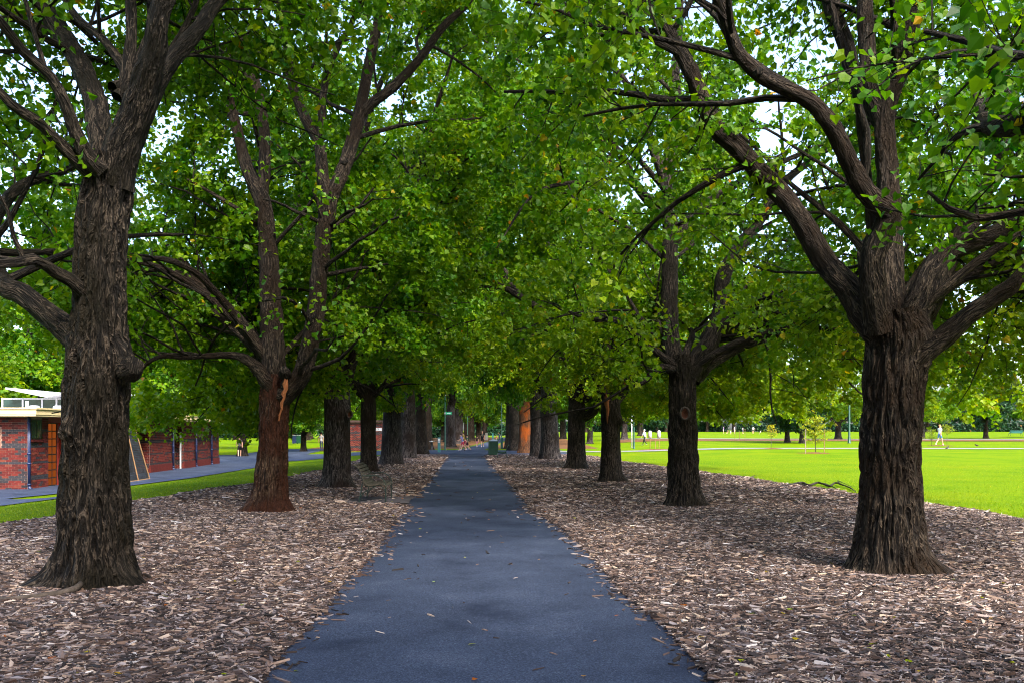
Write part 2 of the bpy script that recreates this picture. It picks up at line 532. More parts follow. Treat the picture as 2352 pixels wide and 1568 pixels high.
# ------------------------------------------------------------------ wood-chip mulch
def chips(name, n, y0, y1, size, box, seed, spill=0.0):
    rng = np.random.RandomState(seed)
    out = []
    for side in (-1, 1):
        m = n
        y = y0 + (y1 - y0) * rng.rand(m) ** 1.0
        if side < 0:
            a, b = np.maximum(f_bl(y), -0.62 * y - 0.4), f_pl(y)
        else:
            a, b = f_pr(y), np.minimum(f_br(y), 0.62 * y + 0.4)
        w = np.clip(b - a, 0, None)
        keep = rng.rand(m) < w / 7.5
        y, a, b = y[keep], a[keep], b[keep]
        x = a + (b - a) * rng.rand(len(y))
        if spill:      # ragged edge: some chips lie out on the asphalt
            k = rng.rand(len(y)) < 0.0025
            off = np.abs(rng.normal(0, spill, k.sum())) - 0.02
            x[k] = (b[k] + off) if side < 0 else (a[k] - off)
            k2 = rng.rand(len(y)) < 0.0002      # a few blown right across the walk
            x[k2] = f_pl(y[k2]) + (f_pr(y[k2]) - f_pl(y[k2])) * rng.rand(k2.sum())
        out.append(np.stack([x, y], -1))
    xy = np.concatenate(out)
    xy = xy[~((xy[:, 0] > -3.75) & (xy[:, 0] < -1.0) & (xy[:, 1] > 18.62) & (xy[:, 1] < 20.4) & (rng.rand(len(xy)) < 0.93))]     # bench slab
    m = len(xy)
    e = np.minimum(np.abs(xy[:, 0] - f_pl(xy[:, 1])), np.abs(xy[:, 0] - f_pr(xy[:, 1])))
    onpath = (xy[:, 0] > f_pl(xy[:, 1])) & (xy[:, 0] < f_pr(xy[:, 1]))
    z = zg(xy[:, 0], xy[:, 1]) + np.where(onpath, 0.012, 0.02 + 0.03 * sstep(0, 0.3, e) + rng.rand(m) * 0.018)
    ln = size * np.exp(rng.normal(0, 0.42, m))
    wd = np.clip(ln * (0.08 + 0.22 * rng.rand(m) ** 1.8), 0.005, 0.028)
    th = np.clip(wd * (0.25 + 0.3 * rng.rand(m)), 0.003, 0.012)
    ang = rng.normal(0.05, 0.95, m)                # raked roughly crosswise
    pit = rng.normal(0, 0.16, m)
    rol = rng.normal(0, 0.45, m)
    c = np.concatenate([xy, z[:, None]], 1)
    # tone of each chip: fresh cream, silver-grey, brown, nearly black
    tone = np.clip(rng.beta(0.9, 1.35, m) + 0.10 * perlin(np.stack([xy[:, 0] * .8, xy[:, 1] * .8, xy[:, 0] * 0], -1)), 0, 1)
    warm = rng.rand(m) ** 1.6
    me = bpy.data.meshes.new(name)
    me.vertices.add(m)
    me.vertices.foreach_set('co', c.astype(np.float32).ravel())
    for k_, v_ in (('tint', tone), ('warm', warm)):
        at = me.attributes.new(k_, 'FLOAT', 'POINT'); at.data.foreach_set('value', v_.astype(np.float32))
    for k_, v_ in (('rot', np.stack([rol, -pit, ang], -1)), ('scl', np.stack([ln, wd, th * 2], -1))):
        at = me.attributes.new(k_, 'FLOAT_VECTOR', 'POINT'); at.data.foreach_set('vector', v_.astype(np.float32).ravel())
    o = obj(name, me, mat=M['chip'], kind='stuff')
    md = o.modifiers.new('chips', 'NODES')
    md.node_group = chip_nodes()
    return o

def chip_nodes():
    if 'chip_nodes' in bpy.data.node_groups:
        return bpy.data.node_groups['chip_nodes']
    ng = bpy.data.node_groups.new('chip_nodes', 'GeometryNodeTree')
    ng.interface.new_socket('Geometry', in_out='INPUT', socket_type='NodeSocketGeometry')
    ng.interface.new_socket('Geometry', in_out='OUTPUT', socket_type='NodeSocketGeometry')
    N = ng.nodes.new; K = ng.links.new
    gi, go = N('NodeGroupInput'), N('NodeGroupOutput')
    cube = N('GeometryNodeMeshCube')
    sp = N('GeometryNodeSetPosition')
    pos = N('GeometryNodeInputPosition'); sx = N('ShaderNodeSeparateXYZ'); cb = N('ShaderNodeCombineXYZ')
    K(pos.outputs[0], sx.inputs[0])
    m1 = N('ShaderNodeMath'); m1.operation = 'MULTIPLY_ADD'; m1.inputs[1].default_value = -0.75; m1.inputs[2].default_value = 0.8
    K(sx.outputs[0], m1.inputs[0])
    m2 = N('ShaderNodeMath'); m2.operation = 'MULTIPLY'; K(m1.outputs[0], m2.inputs[0]); K(sx.outputs[1], m2.inputs[1])
    m3 = N('ShaderNodeMath'); m3.operation = 'MULTIPLY_ADD'; m3.inputs[1].default_value = 0.35   # skewed end
    K(sx.outputs[1], m3.inputs[0]); K(sx.outputs[0], m3.inputs[2])
    K(m3.outputs[0], cb.inputs[0]); K(m2.outputs[0], cb.inputs[1]); K(sx.outputs[2], cb.inputs[2])
    K(cube.outputs[0], sp.inputs['Geometry']); K(cb.outputs[0], sp.inputs['Position'])
    sm = N('GeometryNodeSetMaterial'); sm.inputs['Material'].default_value = M['chip']
    K(sp.outputs[0], sm.inputs[0])
    ip = N('GeometryNodeInstanceOnPoints')
    K(gi.outputs[0], ip.inputs['Points']); K(sm.outputs[0], ip.inputs['Instance'])
    ra = N('GeometryNodeInputNamedAttribute'); ra.data_type = 'FLOAT_VECTOR'; ra.inputs['Name'].default_value = 'rot'
    sa = N('GeometryNodeInputNamedAttribute'); sa.data_type = 'FLOAT_VECTOR'; sa.inputs['Name'].default_value = 'scl'
    er = N('FunctionNodeEulerToRotation')
    K(ra.outputs[0], er.inputs[0]); K(er.outputs[0], ip.inputs['Rotation']); K(sa.outputs[0], ip.inputs['Scale'])
    K(ip.outputs[0], go.inputs[0])
    return ng

def chip_mat():
    m, nt, out = new_mat('wood_chip')
    b = principled(nt, out, 0.75, 0.3)
    a1 = nd(nt, 'ShaderNodeAttribute', attribute_name='tint', attribute_type='INSTANCER')
    a2 = nd(nt, 'ShaderNodeAttribute', attribute_name='warm', attribute_type='INSTANCER')
    r1 = ramp(nt, [(0.0, (0.012, 0.008, 0.007)), (0.35, (0.082, 0.046, 0.033)), (0.65, (0.225, 0.142, 0.105)), (0.92, (0.46, 0.34, 0.25)), (1.0, (0.72, 0.58, 0.46))])
    r2 = ramp(nt, [(0.0, (0.014, 0.012, 0.014)), (0.35, (0.072, 0.057, 0.061)), (0.65, (0.20, 0.172, 0.185)), (0.92, (0.44, 0.40, 0.42)), (1.0, (0.74, 0.70, 0.71))])
    L(nt, a1.outputs['Fac'], r1.inputs[0]); L(nt, a1.outputs['Fac'], r2.inputs[0])
    mx = nd(nt, 'ShaderNodeMixRGB')
    L(nt, a2.outputs['Fac'], mx.inputs[0]); L(nt, r1.outputs[0], mx.inputs[1]); L(nt, r2.outputs[0], mx.inputs[2])
    tc = nd(nt, 'ShaderNodeTexCoord')
    mp = nd(nt, 'ShaderNodeMapping'); mp.inputs['Scale'].default_value = (30, 160, 160)
    L(nt, tc.outputs['Object'], mp.inputs[0])
    nz = nd(nt, 'ShaderNodeTexNoise', Scale=1.0, Detail=2.0)
    L(nt, mp.outputs[0], nz.inputs['Vector'])
    rr = ramp(nt, [(0.3, (0.6, 0.6, 0.6)), (0.7, (1.2, 1.2, 1.2))]); L(nt, nz.outputs[0], rr.inputs[0])
    mu = nd(nt, 'ShaderNodeMixRGB', blend_type='MULTIPLY'); mu.inputs[0].default_value = 1.0
    L(nt, mx.outputs[0], mu.inputs[1]); L(nt, rr.outputs[0], mu.inputs[2])
    L(nt, mu.outputs[0], b.inputs['Base Color'])
    return m
M['chip'] = chip_mat()
chips('mulch_chips', 190000, 4.6, 10.5, 0.048, True, 1, 0.10)
chips('mulch_chips', 130000, 10.3, 18.5, 0.054, False, 2, 0.12)
chips('mulch_chips', 120000, 18.3, 56.0, 0.085, False, 3, 0.12)

# ------------------------------------------------------------------ trees
def bark_disp(co, amp, f=19.0, fv=2.6, seed=0.0):
    w = perlin(co * np.array([6, 6, 2.0]) + 31 + seed)
    q = co * np.array([f, f, fv]) + seed
    q = q + 0.35 * w[:, None]
    n1 = perlin(q)
    n2 = perlin(q * np.array([1.9, 1.9, 2.2]) + 7)
    return amp * (-np.exp(-(n1 / 0.24) ** 2) - 0.45 * np.exp(-(n2 / 0.2) ** 2) + 0.10 + 0.4 * perlin(co * np.array([5, 5, 4]) + 3))

def tubes_np(PT, RD, sides):
    """many tubes at once: PT (M,K,3), RD (M,K)"""
    Mn, K, _ = PT.shape
    T = nrm(np.gradient(PT, axis=1))
    ref = np.where(np.abs(T[:, :1, 2:3]) > 0.85, np.array([1.0, 0, 0]), np.array([0, 0, 1.0]))
    U = nrm(np.cross(T, np.broadcast_to(ref, T.shape)))
    W = np.cross(T, U)
    a = np.linspace(0, 2 * np.pi, sides, endpoint=False)
    ring = np.cos(a)[:, None] * U[:, :, None] + np.sin(a)[:, None] * W[:, :, None]
    V = PT[:, :, None] + ring * RD[:, :, None, None]
    seg = np.linalg.norm(np.diff(PT, axis=1), axis=2)
    s = np.concatenate([np.zeros((Mn, 1)), np.cumsum(seg, 1)], 1)
    co = np.stack([np.cos(a) * RD[..., None], np.sin(a) * RD[..., None], np.repeat(s[..., None], sides, 2)], -1)
    F = (grid_faces(K, sides, True)[None] + (np.arange(Mn) * K * sides)[:, None, None]).reshape(-1, 4)
    return V.reshape(-1, 3), F, co.reshape(-1, 3)

def spawn(PT, RD, per_m, t0, len0, len1, wt, wp, wu, jit, droop, K, rng, axis, rfac=0.45, rmax=0.05, outw=0.6, zmin=None):
    Mn, Kp, _ = PT.shape
    seg = np.linalg.norm(np.diff(PT, axis=1), axis=2).sum(1)
    cnt = rng.poisson(per_m * seg * (1 - t0))
    own = np.repeat(np.arange(Mn), cnt)
    m = len(own)
    t = t0 + (1 - t0) * rng.rand(m) ** 0.85
    u = t * (Kp - 1)
    i = np.minimum(u.astype(int), Kp - 2); f = (u - i)[:, None]
    p = PT[own, i] * (1 - f) + PT[own, i + 1] * f
    r = RD[own, i] * (1 - f[:, 0]) + RD[own, i + 1] * f[:, 0]
    tan = nrm(PT[own, i + 1] - PT[own, i])
    rv = rng.normal(size=(m, 3))
    out = p - axis; out[:, 2] = 0
    out = nrm(out)
    perp = rv + outw * out
    perp = nrm(perp - tan * (perp * tan).sum(1, keepdims=True))
    d = nrm(wt * tan + wp * perp + wu * np.array([0, 0, 1.0]) + jit * rng.normal(size=(m, 3)))
    if zmin is not None:      # keep from diving to the ground
        low = (p[:, 2] < zmin + 0.8)
        d[low, 2] = np.abs(d[low, 2]) * 0.5
        d = nrm(d)
    ln = (len0 + (len1 - len0) * t) * (0.65 + 0.7 * rng.rand(m))
    st = ln / K
    pts = [p]
    for k in range(K):
        d = nrm(d + jit * 0.55 * rng.normal(size=(m, 3)) + np.array([0, 0, -droop]))
        pts.append(pts[-1] + d * st[:, None])
    PT2 = np.stack(pts, 1)
    r0 = np.minimum(r * rfac, rmax)
    RD2 = r0[:, None] * np.linspace(1, 0.35, K + 1)[None]
    return PT2, RD2

HEART = np.array([(0, .10, 0), (-.33, 0, .06), (-.44, .42, .10), (0, 1, -.10), (.44, .42, .10), (.33, 0, .06)])
HEART_F = [(0, 2, 1), (0, 3, 2), (0, 4, 3), (0, 5, 4)]
KITE = np.array([(0, 0, 0), (-.46, .38, .10), (0, 1, -.08), (.46, .38, .10)])
KITE_F = [(0, 2, 1), (0, 3, 2)]

def leaves(pos, tint, size, rng, heart, droop=0.7):
    m = len(pos)
    az = rng.rand(m) * 2 * np.pi
    dz = rng.normal(-droop, 0.45, m)
    Yd = nrm(np.stack([np.cos(az), np.sin(az), dz], -1))
    up = nrm(np.array([0, 0, 1.0]) + 0.75 * rng.normal(size=(m, 3)))
    Xd = nrm(np.cross(Yd, up))
    Zd = np.cross(Xd, Yd)
    T, F = (HEART, HEART_F) if heart else (KITE, KITE_F)
    s = size * (0.65 + 0.7 * rng.rand(m))
    V = pos[:, None] + s[:, None, None] * (T[None, :, :1] * Xd[:, None] + T[None, :, 1:2] * Yd[:, None] + T[None, :, 2:] * Zd[:, None])
    k = len(T)
    F = (np.array(F)[None] + (np.arange(m) * k)[:, None, None]).reshape(-1, 3)
    return V.reshape(-1, 3), F, np.repeat(np.clip(tint, 0, 1), k)

def uniform(pl, K=24):
    """resample polylines of any length to K+1 points"""
    A, B = [], []
    for pts, rad in pl:
        s = np.concatenate([[0], np.cumsum(np.linalg.norm(np.diff(pts, axis=0), axis=1))])
        q = np.linspace(0, s[-1], K + 1)
        A.append(np.stack([np.interp(q, s, pts[:, k]) for k in range(3)], 1))
        B.append(np.interp(q, s, rad))
    return np.array(A), np.array(B)

def build_crown(limbs, axis, rng, cfg):
    """limbs: resampled polylines. returns (branch mesh arrays, leaf mesh arrays)"""
    A, RA = uniform(limbs)
    z0 = cfg.get('zmin', 2.4)
    t0 = cfg.get('t0', 0.25)
    B, RB = spawn(A, RA, cfg.get('nB', 0.75), t0, cfg.get('lB', (3.0, 1.6))[0], cfg.get('lB', (3.0, 1.6))[1], 0.45, 0.8, 0.12, 0.25, 0.02, 6, rng, axis, 0.5, 0.05, zmin=z0)
    kb = B[:, :, 2].min(1) > cfg.get('zleaf', 2.0)
    B, RB = B[kb], RB[kb]
    Cb, RC = spawn(B, RB, cfg.get('nC', 2.0), 0.2, 1.5, 0.8, 0.5, 0.75, 0.05, 0.3, cfg.get('dC', 0.06), 4, rng, axis, 0.5, 0.018, zmin=z0)
    C2, RC2 = spawn(A, RA, cfg.get('nA', 0.8), max(t0, 0.3), 1.4, 1.0, 0.4, 0.8, 0.1, 0.3, 0.05, 4, rng, axis, 0.3, 0.018, zmin=z0)
    C_, RC_ = np.concatenate([Cb, C2]), np.concatenate([RC, RC2])
    kc = C_[:, :, 2].min(1) > cfg.get('zleaf', 2.0) - 0.1
    C_, RC_ = C_[kc], RC_[kc]
    D, RDd = spawn(C_, RC_, cfg.get('nD', 4.0), 0.15, 0.55, 0.35, 0.5, 0.8, 0.0, 0.3, 0.10, 2, rng, axis, 0.5, 0.007)
    # leaves along the twigs
    nl = cfg.get('nl', 14)
    m = len(D)
    cnt = rng.poisson(nl, m)
    own = np.repeat(np.arange(m), cnt)
    t = rng.rand(len(own)) ** 0.7 * 2
    i = np.minimum(t.astype(int), 1); f = (t - i)[:, None]
    pos = D[own, i] * (1 - f) + D[own, i + 1] * f + rng.normal(size=(len(own), 3)) * cfg.get('spread', 0.07)
    tw = rng.normal(0, cfg.get('tvar', 0.09), m)
    tint = cfg.get('tint', 0.36) + tw[own] + rng.normal(0, 0.08, len(own))
    tint = tint + cfg.get('tlow', 0.0) * sstep(6.0, 2.5, pos[:, 2] if True else 0)
    odd = rng.rand(len(own))
    tint = np.where(odd < 0.006, 0.9 + 0.1 * rng.rand(len(own)), np.clip(tint, 0, 0.86))
    keep = pos[:, 2] > cfg.get('zleaf', 2.0) + 0.4 * rng.rand(len(pos))
    if 'cull' in cfg:
        keep &= cfg['cull'](pos)
        gk = lambda q: cfg['cull'](q[:, -1])
        k2 = gk(D); D, RDd = D[k2], RDd[k2]
        k3 = gk(C_); C_, RC_ = C_[k3], RC_[k3]
    pos, tint = pos[keep], tint[keep]
    LV = leaves(pos, tint, cfg.get('size', 0.085), rng, cfg.get('heart', False))
    # branch tubes
    VV, FF, CC, n = [], [], [], 0
    sets = [(B, RB, cfg.get('sB', 4)), (C_, RC_, cfg.get('sC', 3))]
    if cfg.get('twigs', True):
        sets.append((D, np.maximum(RDd, 0.0028), 3))
    for PT, RD, sd in sets:
        v, f_, c = tubes_np(PT, RD, sd)
        VV.append(v); FF.append(f_ + n); CC.append(c); n += len(v)
    return (np.concatenate(VV), np.concatenate(FF), np.concatenate(CC)), LV

def trunk_mesh(name, pts, rad, sides, step, amp, rng, lobes=(), bumps=(), f=19.0, fv=2.6, flare=0.45, flz=0.20):
    """pts relative to the tree's foot; lobes (angle, amount, width); bumps (angle, z, amount, wa, wz)"""
    p, r = resample(pts, rad, step)
    V, F, (ring, co) = tube_np(p, r, sides)
    a = np.tile(np.linspace(0, 2 * np.pi, sides, endpoint=False), len(p))
    z = np.repeat(p[:, 2], sides)
    # ring is in the tube's own frame; angle in plan
    ang = np.arctan2(ring[:, 1], ring[:, 0])
    rr = np.repeat(r, sides)
    lob = 0.5 + 0.5 * perlin(np.stack([np.cos(ang) * 1.6 + rr * 0, np.sin(ang) * 1.6, z * 0 + rng.rand() * 50], -1)) * 1.6
    d = rr * flare * np.exp(-np.clip(z, 0, None) / flz) * (0.35 + 1.1 * lob)
    for (la, amt, wa) in lobes:
        da = np.angle(np.exp(1j * (ang - la)))
        d = d + amt * np.exp(-(da / wa) ** 2) * np.exp(-np.clip(z, 0, None) / 0.16)
    for (la, bz, amt, wa, wz) in bumps:
        da = np.angle(np.exp(1j * (ang - la)))
        q2 = (da / wa) ** 2 + ((z - bz) / wz) ** 2
        d = d + amt * np.exp(-q2) * (1 + 0.22 * np.cos(9 * np.sqrt(q2)))
    d = d + rr * 0.10 * perlin(np.stack([np.cos(ang) * 1.3, np.sin(ang) * 1.3, z * 0.9 + rng.rand() * 40], -1))
    if amp:
        d = d + bark_disp(co, amp, f, fv, rng.rand() * 20)
    V = V + ring * d[:, None]
    return mk_mesh(name, V, [F], True, {'barkco': co})

def limb_mesh(name, pts, rad, sides, step, amp, rng, f=22.0, fv=3.0):
    if rad[0] < 0.11: sides, step = max(8, sides // 2), step * 2
    p, r = resample(pts, rad, step)
    V, F, (ring, co) = tube_np(p, r, sides)
    d = 0.08 * np.repeat(r, sides) * perlin(co * np.array([4, 4, 3.0]) + rng.rand() * 30)
    if amp:
        d = d + bark_disp(co, 1.0, f, fv, rng.rand() * 20) * np.minimum(amp, np.repeat(r, sides) * 0.12)
    V = V + ring * d[:, None]
    n = len(p); m = len(V)
    V = np.vstack([V, p[-1:]])
    co = np.vstack([co, co[-1:]])
    F3 = np.array([(m, (n - 1) * sides + i, (n - 1) * sides + (i + 1) % sides) for i in range(sides)])
    return mk_mesh(name, V, [F, F3], True, {'barkco': co})

def extend(pts, rad, rng, steps=4, st=1.2, up=0.5, wig=0.25):
    """carry a limb on above the picture to its tip"""
    pts = [np.asarray(p, float) for p in pts]; rad = list(rad)
    d = nrm(pts[-1] - pts[-2])
    r0 = rad[-1]
    for k in range(steps):
        d = nrm(d + np.array([0, 0, up * 0.4]) + wig * rng.normal(size=3))
        pts.append(pts[-1] + d * st)
        rad.append(max(r0 * (1 - (k + 1) / (steps + 0.6)), 0.012))
    return np.array(pts), np.array(rad)

def gen_limbs(rng, foot, ztop, rtop, n, reach, height, zlo=None, aim=None):
    """procedural main limbs springing from the head of the trunk"""
    out = []
    for k in range(n):
        a = 2 * np.pi * (k + 0.35 * rng.normal()) / n + rng.rand() * 0.4
        lead = (k % 3 == 0)
        el = math.radians(rng.uniform(62, 80) if lead else rng.uniform(28, 55))
        d = np.array([math.cos(a) * math.cos(el), math.sin(a) * math.cos(el), math.sin(el)])
        z0 = ztop - rng.rand() * (0.2 if zlo is None else ztop - zlo)
        p = np.array([foot[0], foot[1], z0]) + np.array([d[0], d[1], 0]) * rtop * 0.3
        Ln = (height - z0) / max(math.sin(el), 0.55) * rng.uniform(0.7, 0.95) if lead else reach * rng.uniform(1.0, 1.5)
        K = 8
        pts = [p - d * 0.2]; r = rtop * (0.6 if lead else 0.45)
        rads = [r * 1.2]
        for j in range(K):
            d = nrm(d + 0.17 * rng.normal(size=3) + np.array([0, 0, 0.05 if not lead else 0.04]))
            pts.append(pts[-1] + d * Ln / K)
            rads.append(max(r * (1 - (j + 1) / (K + 0.5)), 0.012))
        out.append((np.array(pts), np.array(rads)))
        # a fork half-way
        j = rng.randint(3, 5)
        d2 = nrm(nrm(pts[j + 1] - pts[j]) + 0.7 * nrm(rng.normal(size=3) * np.array([1, 1, 0.4])))
        q = [pts[j]]; rq = [rads[j] * 0.8]
        for jj in range(6):
            d2 = nrm(d2 + 0.15 * rng.normal(size=3) + np.array([0, 0, 0.06]))
            q.append(q[-1] + d2 * Ln * 0.5 / 6)
            rq.append(max(rads[j] * 0.8 * (1 - (jj + 1) / 6.5), 0.01))
        out.append((np.array(q), np.array(rq)))
    return out

def gen_skirt(rng, foot, z0, r0, a0, da, n, reach, zend):
    """long low limbs that arch out and droop"""
    out = []
    for k in range(n):
        a = a0 + da * ((k + 0.5) / n * 2 - 1) + 0.12 * rng.normal()
        R_ = reach * rng.uniform(0.75, 1.1)
        zt = zend + rng.uniform(0, 1.6)
        t = np.linspace(0, 1, 9)
        rr = R_ * t
        z = z0 + (zt - z0) * t ** 1.6 + 1.5 * rng.uniform(0.6, 1.2) * np.sin(np.pi * t ** 0.9)
        aa = a + 0.25 * np.cumsum(rng.normal(size=9)) * 0.35
        pts = np.stack([foot[0] + rr * np.cos(aa), foot[1] + rr * np.sin(aa), z], 1)
        out.append((pts, r0 * (1 - t * 0.92)))
    return out

def loc_list(limbs, base):
    return [(p - base, r) for p, r in limbs]

STEM_PX = F_PX
def traced(base_Y, rows):
    """rows: (px, py, dY, width_px) -> points in the world and radii"""
    pts = np.array([P(x, y, base_Y + dy) for x, y, dy, w in rows])
    rad = np.array([w / 2 / F_PX * (base_Y + dy) for x, y, dy, w in rows])
    return pts, rad

def assemble(label, base, trunk_me, limb_list, crown, mats, rng, limb_sides=14, limb_step=0.12, amp=0.012, group='avenue trees', name='avenue_tree', leafmat='leaf', split_limbs=True):
    t = thing(name, label, 'tree', tuple(base), 0, group)
    obj('trunk', trunk_me, t, M[mats[0]])
    if split_limbs:
        for pts, rad in limb_list:
            obj('limb', limb_mesh('limb', pts, rad, limb_sides, limb_step, amp, rng), t, M[mats[1]])
    else:
        VV, FF, CC, n = [], [], [], 0
        A, RA = uniform(limb_list, 14)
        v, f_, c = tubes_np(A, RA, 8)
        obj('limbs', mk_mesh('limbs', v, [f_], True, {'barkco': c}), t, M[mats[1]])
    (bv, bf, bc), (lv, lf, lt) = crown
    obj('branches', mk_mesh('branches', bv, [bf], True, {'barkco': bc}), t, M['branch'], kind='stuff')
    obj('crown', mk_mesh('crown', lv, [lf], False, {'tint': lt}), t, M[leafmat], kind='stuff')
    return t

# ---- the four near trees, traced limb by limb
def clear_path_cull(base_xy, rclear, zclear, front=0.0, fz=9.0, fw=2.2):
    side = np.sign(base_xy[0] - ax(base_xy[1]))
    def f(p):
        """p in world coordinates minus base; keeps the stem and the camera's nose clear"""
        w = p + np.array([base_xy[0], base_xy[1], 0])
        r = np.hypot(p[:, 0], p[:, 1])
        ok = ~((r < rclear) & (p[:, 2] < zclear))
        dc = np.linalg.norm(w - np.array([0, 0, H_EYE]), axis=1)
        ok &= dc > 3.6
        # the stem shows below the head; low boughs hang on the lawn side only
        ok &= ~((p[:, 1] < 0.7) & (np.abs(p[:, 0]) < 1.15) & (p[:, 2] < zclear))
        ok &= (p[:, 2] > 2.45) | (p[:, 0] * side > 1.7)
        if front:          # open the crown on the viewer's side of the main limbs
            h = np.abs(np.sin(p[:, 0] * 91.7 + p[:, 1] * 57.3 + p[:, 2] * 33.1) * 4375.5) % 1.0
            ok &= ~((p[:, 1] < -0.15) & (np.abs(p[:, 0]) < fw) & (p[:, 2] < fz) & (h < front))
        mid = (w[:, 0] - ax(w[:, 1]))
        # over the walk the crowns are lifted
        lift = np.where(np.abs(mid) < 2.6, 3.2 + 0.0 * mid, 0)
        ok &= (w[:, 2] > lift) | (w[:, 1] > 70)
        return ok
    return f

def near_tree(label, Yc, trunk_rows, limb_rows, seed, mats, sides, step, amp, lobes, bumps, cfg, extra=None, flare=0.45, flz=0.2, name='avenue_tree', bark=(15.0, 1.9)):
    rng = np.random.RandomState(seed)
    tp, tr = traced(Yc, trunk_rows)
    tr = tr * np.linspace(0.97, 0.86, len(tr))
    base = np.array([tp[0, 0], tp[0, 1], 0.0])
    tp = tp - base
    tp[0, 2] = -0.12
    tm = trunk_mesh('trunk', tp, tr, sides, step, amp, rng, lobes, bumps, flare=flare, flz=flz, f=bark[0], fv=bark[1])
    limbs = []
    for rows, ext in limb_rows:
        p, r = traced(Yc, rows)
        if ext:
            p, r = extend(p, r, rng, ext)
        limbs.append((p - base, r))
    if extra:
        limbs += extra(rng)
    cfg = dict(cfg)
    cfg['cull'] = clear_path_cull(base[:2], cfg.pop('rclear', 0.7), cfg.pop('zclear', 5.0), cfg.pop('front', 0.0), cfg.pop('fz', 9.0), cfg.pop('fw', 2.2))
    res = [resample(p, r, 0.3) for p, r in limbs]
    crown = build_crown(res, np.array([0, 0, 0.0]), rng, cfg)
    return assemble(label, base, tm, limbs, crown, mats, rng, limb_sides=cfg.get('ls', 28), limb_step=cfg.get('lstep', 0.07), amp=amp * 0.7, name=name)

PI = math.pi
L1 = near_tree('nearest tree on the left, thick black furrowed trunk with a swollen knot', 8.95,
    [(222, 1372, 0, 165), (218, 1250, 0, 166), (215, 1100, 0, 158), (220, 960, 0, 158), (226, 830, 0, 150), (228, 700, 0, 134), (232, 560, 0, 130), (246, 440, 0, 126), (258, 360, 0, 112)],
    [([(246, 420, 0.05, 70), (230, 306, 0.25, 58), (219, 235, 0.5, 54), (186, 153, 0.8, 50), (142, 77, 1.1, 46), (93, 0, 1.4, 40)], 4),
     ([(262, 430, 0, 90), (284, 330, -0.05, 80), (312, 262, -0.1, 74), (339, 180, -0.2, 66), (356, 109, -0.3, 56), (377, 0, -0.4, 50)], 5),
     ([(300, 330, 0, 56), (339, 240, 0.1, 46), (377, 164, 0.2, 42), (421, 109, 0.35, 38), (465, 55, 0.5, 34), (503, 0, 0.7, 30)], 4),
     ([(235, 410, -0.1, 46), (180, 372, -0.25, 34), (98, 290, -0.5, 27), (33, 246, -0.7, 24), (0, 213, -0.8, 22)], 4),
     ([(235, 395, -0.2, 44), (202, 361, -0.3, 38), (170, 295, -0.4, 31), (148, 235, -0.5, 28), (115, 175, -0.6, 26), (49, 115, -0.8, 24), (0, 49, -1.0, 22)], 4),
     ([(215, 690, -0.1, 40), (164, 645, -0.3, 33), (126, 624, -0.45, 30), (77, 596, -0.7, 28), (0, 607, -1.0, 24)], 3),
     ([(215, 800, 0.0, 90), (158, 762, 0.05, 66), (109, 722, 0.1, 56), (55, 678, 0.15, 52), (0, 645, 0.25, 46)], 5)],
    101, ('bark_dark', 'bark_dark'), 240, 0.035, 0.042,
    [(-2.75, 0.52, 0.33), (-0.35, 0.20, 0.35), (-1.45, 0.10, 0.4)],
    [(-1.95, H_EYE, 0.11, 0.27, 0.12), (-0.25, 2.42, 0.13, 0.32, 0.17), (-1.3, 2.05, 0.05, 0.6, 0.3)],
    dict(heart=True, size=0.088, lB=(2.2, 1.3), nB=2.1, nC=3.0, nD=4.8, nl=16, tint=0.36, t0=0.12, rclear=0.62, zclear=4.2, zmin=3.0, zleaf=2.45, spread=0.09),
    extra=lambda rng: [q for q in gen_limbs(rng, (0.1, 0.4), 5.6, 0.12, 8, 3.6, 13.0) if q[0][-1, 1] > 1.0])

